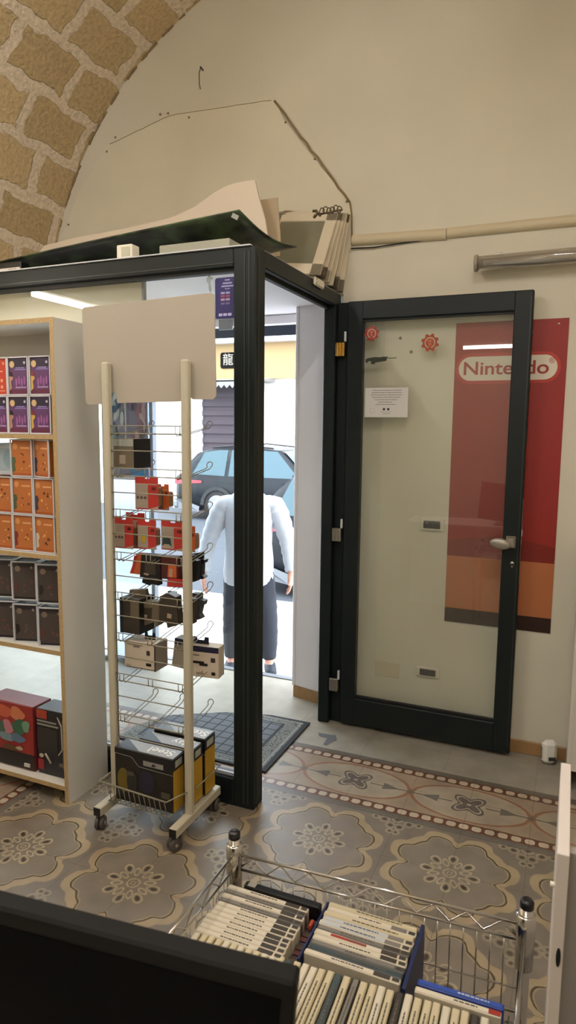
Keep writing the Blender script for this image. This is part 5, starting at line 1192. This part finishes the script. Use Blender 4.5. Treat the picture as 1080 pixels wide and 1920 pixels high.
car('sport_utility_car', 'dark slate sport utility car parked across the street, red tail light to the left', 4.55, 1.84, 1.60, (c1x+2.27, 10.3+.92, GR), 0, slate, 'suv')
c2x = py(448, 1100, 4.95).x
car('hatchback_car', 'dark grey hatchback parked close to the pavement behind the person', 4.1, 1.74, 1.60, (c2x+2.05, 4.9+.87, GR), 0, grey_p, 'hatch')


# ------------------------------------------------------------------ the person outside
pc = pz(466, 1256, GP)
per = empty('person', (pc.x, pc.y, GP), 'person in white jacket and dark trousers stepping towards the shop door', 'person', None, -YAW)
skin_m = mat('skin', 'c08a76', .6); jack_m = mat('white_jacket', 'b4b8c0', .8, bump=.9, bscale=7); trou_m = mat('dark_trousers', '2a2d37', .85, bump=.8, bscale=8); shoe_m = mat('dark_shoe', '1c2430', .6); hair_m = mat('dark_hair', '241c18', .9)
def skinned(name, verts, edges, rad, m, root, levels=2):
    me = bpy.data.meshes.new(name); me.from_pydata(verts, edges, []); o = bpy.data.objects.new(name, me); COL.objects.link(o)
    md = o.modifiers.new('Skin', 'SKIN'); md.use_smooth_shade = True; md.branch_smoothing = .6
    for i, r in enumerate(rad):
        sv = me.skin_vertices[0].data[i]; sv.radius = (r, r) if not isinstance(r, tuple) else r; sv.use_root = (i == root)
    sb = o.modifiers.new('Sub', 'SUBSURF'); sb.levels = levels; sb.render_levels = levels; me.materials.append(m)
    bpy.context.view_layer.update()
    me2 = bpy.data.meshes.new_from_object(o.evaluated_get(bpy.context.evaluated_depsgraph_get())); me2.name = name
    if not me2.materials: me2.materials.append(m)
    bpy.data.objects.remove(o); o2 = bpy.data.objects.new(name, me2); COL.objects.link(o2); o2.parent = per
    for p in me2.polygons: p.use_smooth = True
    return o2
V = []; ED = []; RD = []
def jv(p, r, par=None):
    V.append(p); RD.append(r)
    if par is not None: ED.append((par, len(V)-1))
    return len(V)-1
pel = jv((0, 0, .80), (.145, .11)); wst = jv((0, 0, .95), (.135, .10), pel); chs = jv((0, 0, 1.15), (.16, .11), wst); ush = jv((0, 0, 1.22), (.13, .09), chs); nb = jv((0, 0, 1.29), (.07, .07), ush); nk = jv((0, -.012, 1.345), .05, nb)
h1 = jv((0, -.03, 1.41), (.062, .075), nk); h2 = jv((0, -.03, 1.50), (.075, .092), h1); h3 = jv((0, -.02, 1.575), (.055, .068), h2)
arms = {-1: [(-.18, 0, 1.25), (-.285, .01, .97), (-.325, -.03, .74)], 1: [(.19, 0, 1.25), (.275, .01, .98), (.305, -.06, .75)]}
hands = []
for s_ in (-1, 1):
    a = arms[s_]; k = jv(a[0], .058, ush); k = jv(a[1], .043, k); k = jv(a[2], .029, k)
    w = Vector(a[2]); d = Vector((s_*-.02, -.03, -1)).normalized(); side = Vector((0, 1, 0))
    p1_ = w+d*.045; kk = jv(tuple(p1_), (.028, .036), k); p2_ = w+d*.085; kq = jv(tuple(p2_), (.020, .040), kk)
    for f_, (off, ln) in enumerate(((-.030, .066), (-.010, .076), (.011, .072), (.030, .056))):
        b0 = p2_+side*off+d*.012; c0_ = b0+d*ln*.45+Vector((-s_*.008, 0, 0)); c1_ = c0_+d*ln*.35+Vector((-s_*.020, 0, 0))
        f0_ = jv(tuple(b0), .0095, kq); f1_ = jv(tuple(c0_), .0085, f0_); jv(tuple(c1_), .007, f1_)
    t0 = p1_+Vector((-s_*.004, -.040, -.006)); t1 = t0+Vector((-s_*.012, -.016, -.034)); tk = jv(tuple(t0), .0105, kk); jv(tuple(t1), .0085, tk)
for s_, kn_, an_ in ((-1, (-.115, -.01, .43), (-.12, .02, .08)), (1, (.14, -.03, .43), (.15, -.02, .08))):
    k = jv((s_*.085, 0, .74), .085, pel); k = jv(kn_, .055, k); k = jv(an_, .036, k); jv((an_[0]+s_*.02, an_[1]-.12, .04), .032, k)
body = skinned('body', V, ED, RD, skin_m, pel)
# face on the head
q = MB(); q.tube([(0, -.118, 1.50), (0, -.134, 1.475), (0, -.118, 1.462)], [.007, .012, .009], skin_m, 8)
for s_ in (-1, 1): q.lathe((s_*.078, -.025, 1.49), [(.012, -.006), (.020, 0), (.012, .006)], skin_m, 10, Matrix.Rotation(PI/2, 3, 'Y'))
o = q.build('nose_and_ears'); o.parent = per
q = MB(); [q.lathe((s_*.029, -.113, 1.508), [(.004, -.004), (.011, 0), (.004, .004)], mat('eye', '3a2c24', .3), 10, Matrix.Rotation(PI/2, 3, 'X')) for s_ in (-1, 1)]; q.tube([(-.022, -.112, 1.442), (0, -.118, 1.440), (.022, -.112, 1.442)], .004, mat('lips', '8e4e46', .5), 6); o = q.build('eyes_and_mouth'); o.parent = per
q = MB(); q.lathe((0, -.012, 1.52), [(.092, -.03), (.098, .02), (.088, .065), (.05, .098), (.01, .108)], hair_m, 20, Matrix.Diagonal((.92, 1.05, 1))); o = q.build('hair'); o.parent = per
def rings(mb, rs, m, seg=22):
    vs = []; n = len(rs)
    for (cx, cy, z, rx, ry) in rs:
        for k in range(seg):
            a = 2*PI*k/seg; f = 1+.025*math.sin(5*a+z*23)+.015*math.sin(9*a-z*41); vs.append((cx+rx*f*math.cos(a), cy+ry*f*math.sin(a), z))
    fs = [(i*seg+k, i*seg+(k+1) % seg, (i+1)*seg+(k+1) % seg, (i+1)*seg+k) for i in range(n-1) for k in range(seg)]+[tuple(range(seg))[::-1], tuple((n-1)*seg+k for k in range(seg))]
    return mb.add(vs, fs, m, True)
def limb(mb, pts, rr, m, seg=14, sub_=5, wr=.06):
    P_ = []; R_2 = []
    pts = [Vector(p) for p in pts]
    for i in range(len(pts)-1):
        p0_, p1_, p2_, p3_ = pts[max(i-1, 0)], pts[i], pts[i+1], pts[min(i+2, len(pts)-1)]
        for k in range(sub_):
            t = k/sub_; P_.append(.5*((2*p1_)+(p2_-p0_)*t+(2*p0_-5*p1_+4*p2_-p3_)*t*t+(3*p1_-p0_-3*p2_+p3_)*t**3)); R_2.append((rr[i]*(1-t)+rr[i+1]*t)*(1+wr*math.sin(2.3*len(P_))))
    P_.append(pts[-1]); R_2.append(rr[-1]); return mb.tube(P_, R_2, m, seg)
q = MB()
rings(q, [(0, 0, .655, .165, .135), (0, 0, .67, .178, .145), (0, 0, .74, .182, .148), (0, 0, .84, .176, .142), (0, 0, .95, .168, .135), (0, 0, 1.05, .172, .135), (0, 0, 1.14, .183, .136), (0, 0, 1.21, .188, .128), (0, 0, 1.265, .165, .112), (0, 0, 1.305, .110, .095), (0, -.005, 1.34, .078, .082), (0, -.008, 1.375, .074, .080)], jack_m)
limb(q, [(-.10, 0, 1.215), (-.175, 0, 1.215), (-.235, .005, 1.10), (-.285, .01, .97), (-.310, -.01, .86), (-.327, -.03, .745)], [.07, .078, .070, .060, .054, .044], jack_m)
limb(q, [(.10, 0, 1.215), (.18, 0, 1.215), (.235, .005, 1.10), (.275, .01, .98), (.295, -.02, .87), (.309, -.056, .755)], [.07, .078, .070, .060, .054, .044], jack_m)
q.tube([(0, -.138, .69), (0, -.139, 1.12), (0, -.112, 1.27)], .004, mat('zip_grey', 'b4b8c0', .4), 6)
o = q.build('jacket'); o.parent = per
q = MB(); rings(q, [(0, 0, .86, .15, .12), (0, 0, .78, .165, .13), (0, 0, .70, .170, .132), (0, 0, .64, .155, .12)], trou_m)
limb(q, [(-.085, 0, .72), (-.10, -.005, .56), (-.115, -.015, .42), (-.125, .01, .24), (-.128, .02, .10)], [.097, .088, .072, .064, .050], trou_m, wr=.03)
limb(q, [(.085, 0, .72), (.115, -.015, .56), (.14, -.035, .42), (.150, -.02, .24), (.152, -.015, .10)], [.097, .088, .072, .064, .050], trou_m, wr=.03)
o = q.build('trousers'); o.parent = per
for s_, x, y in ((-1, -.125, .0), (1, .155, -.04)):
    skinned('shoe', [(x, y+.045, .045), (x+s_*.008, y-.05, .045), (x+s_*.022, y-.15, .035)], [(0, 1), (1, 2)], [.048, (.048, .045), (.040, .032)], shoe_m, 0)
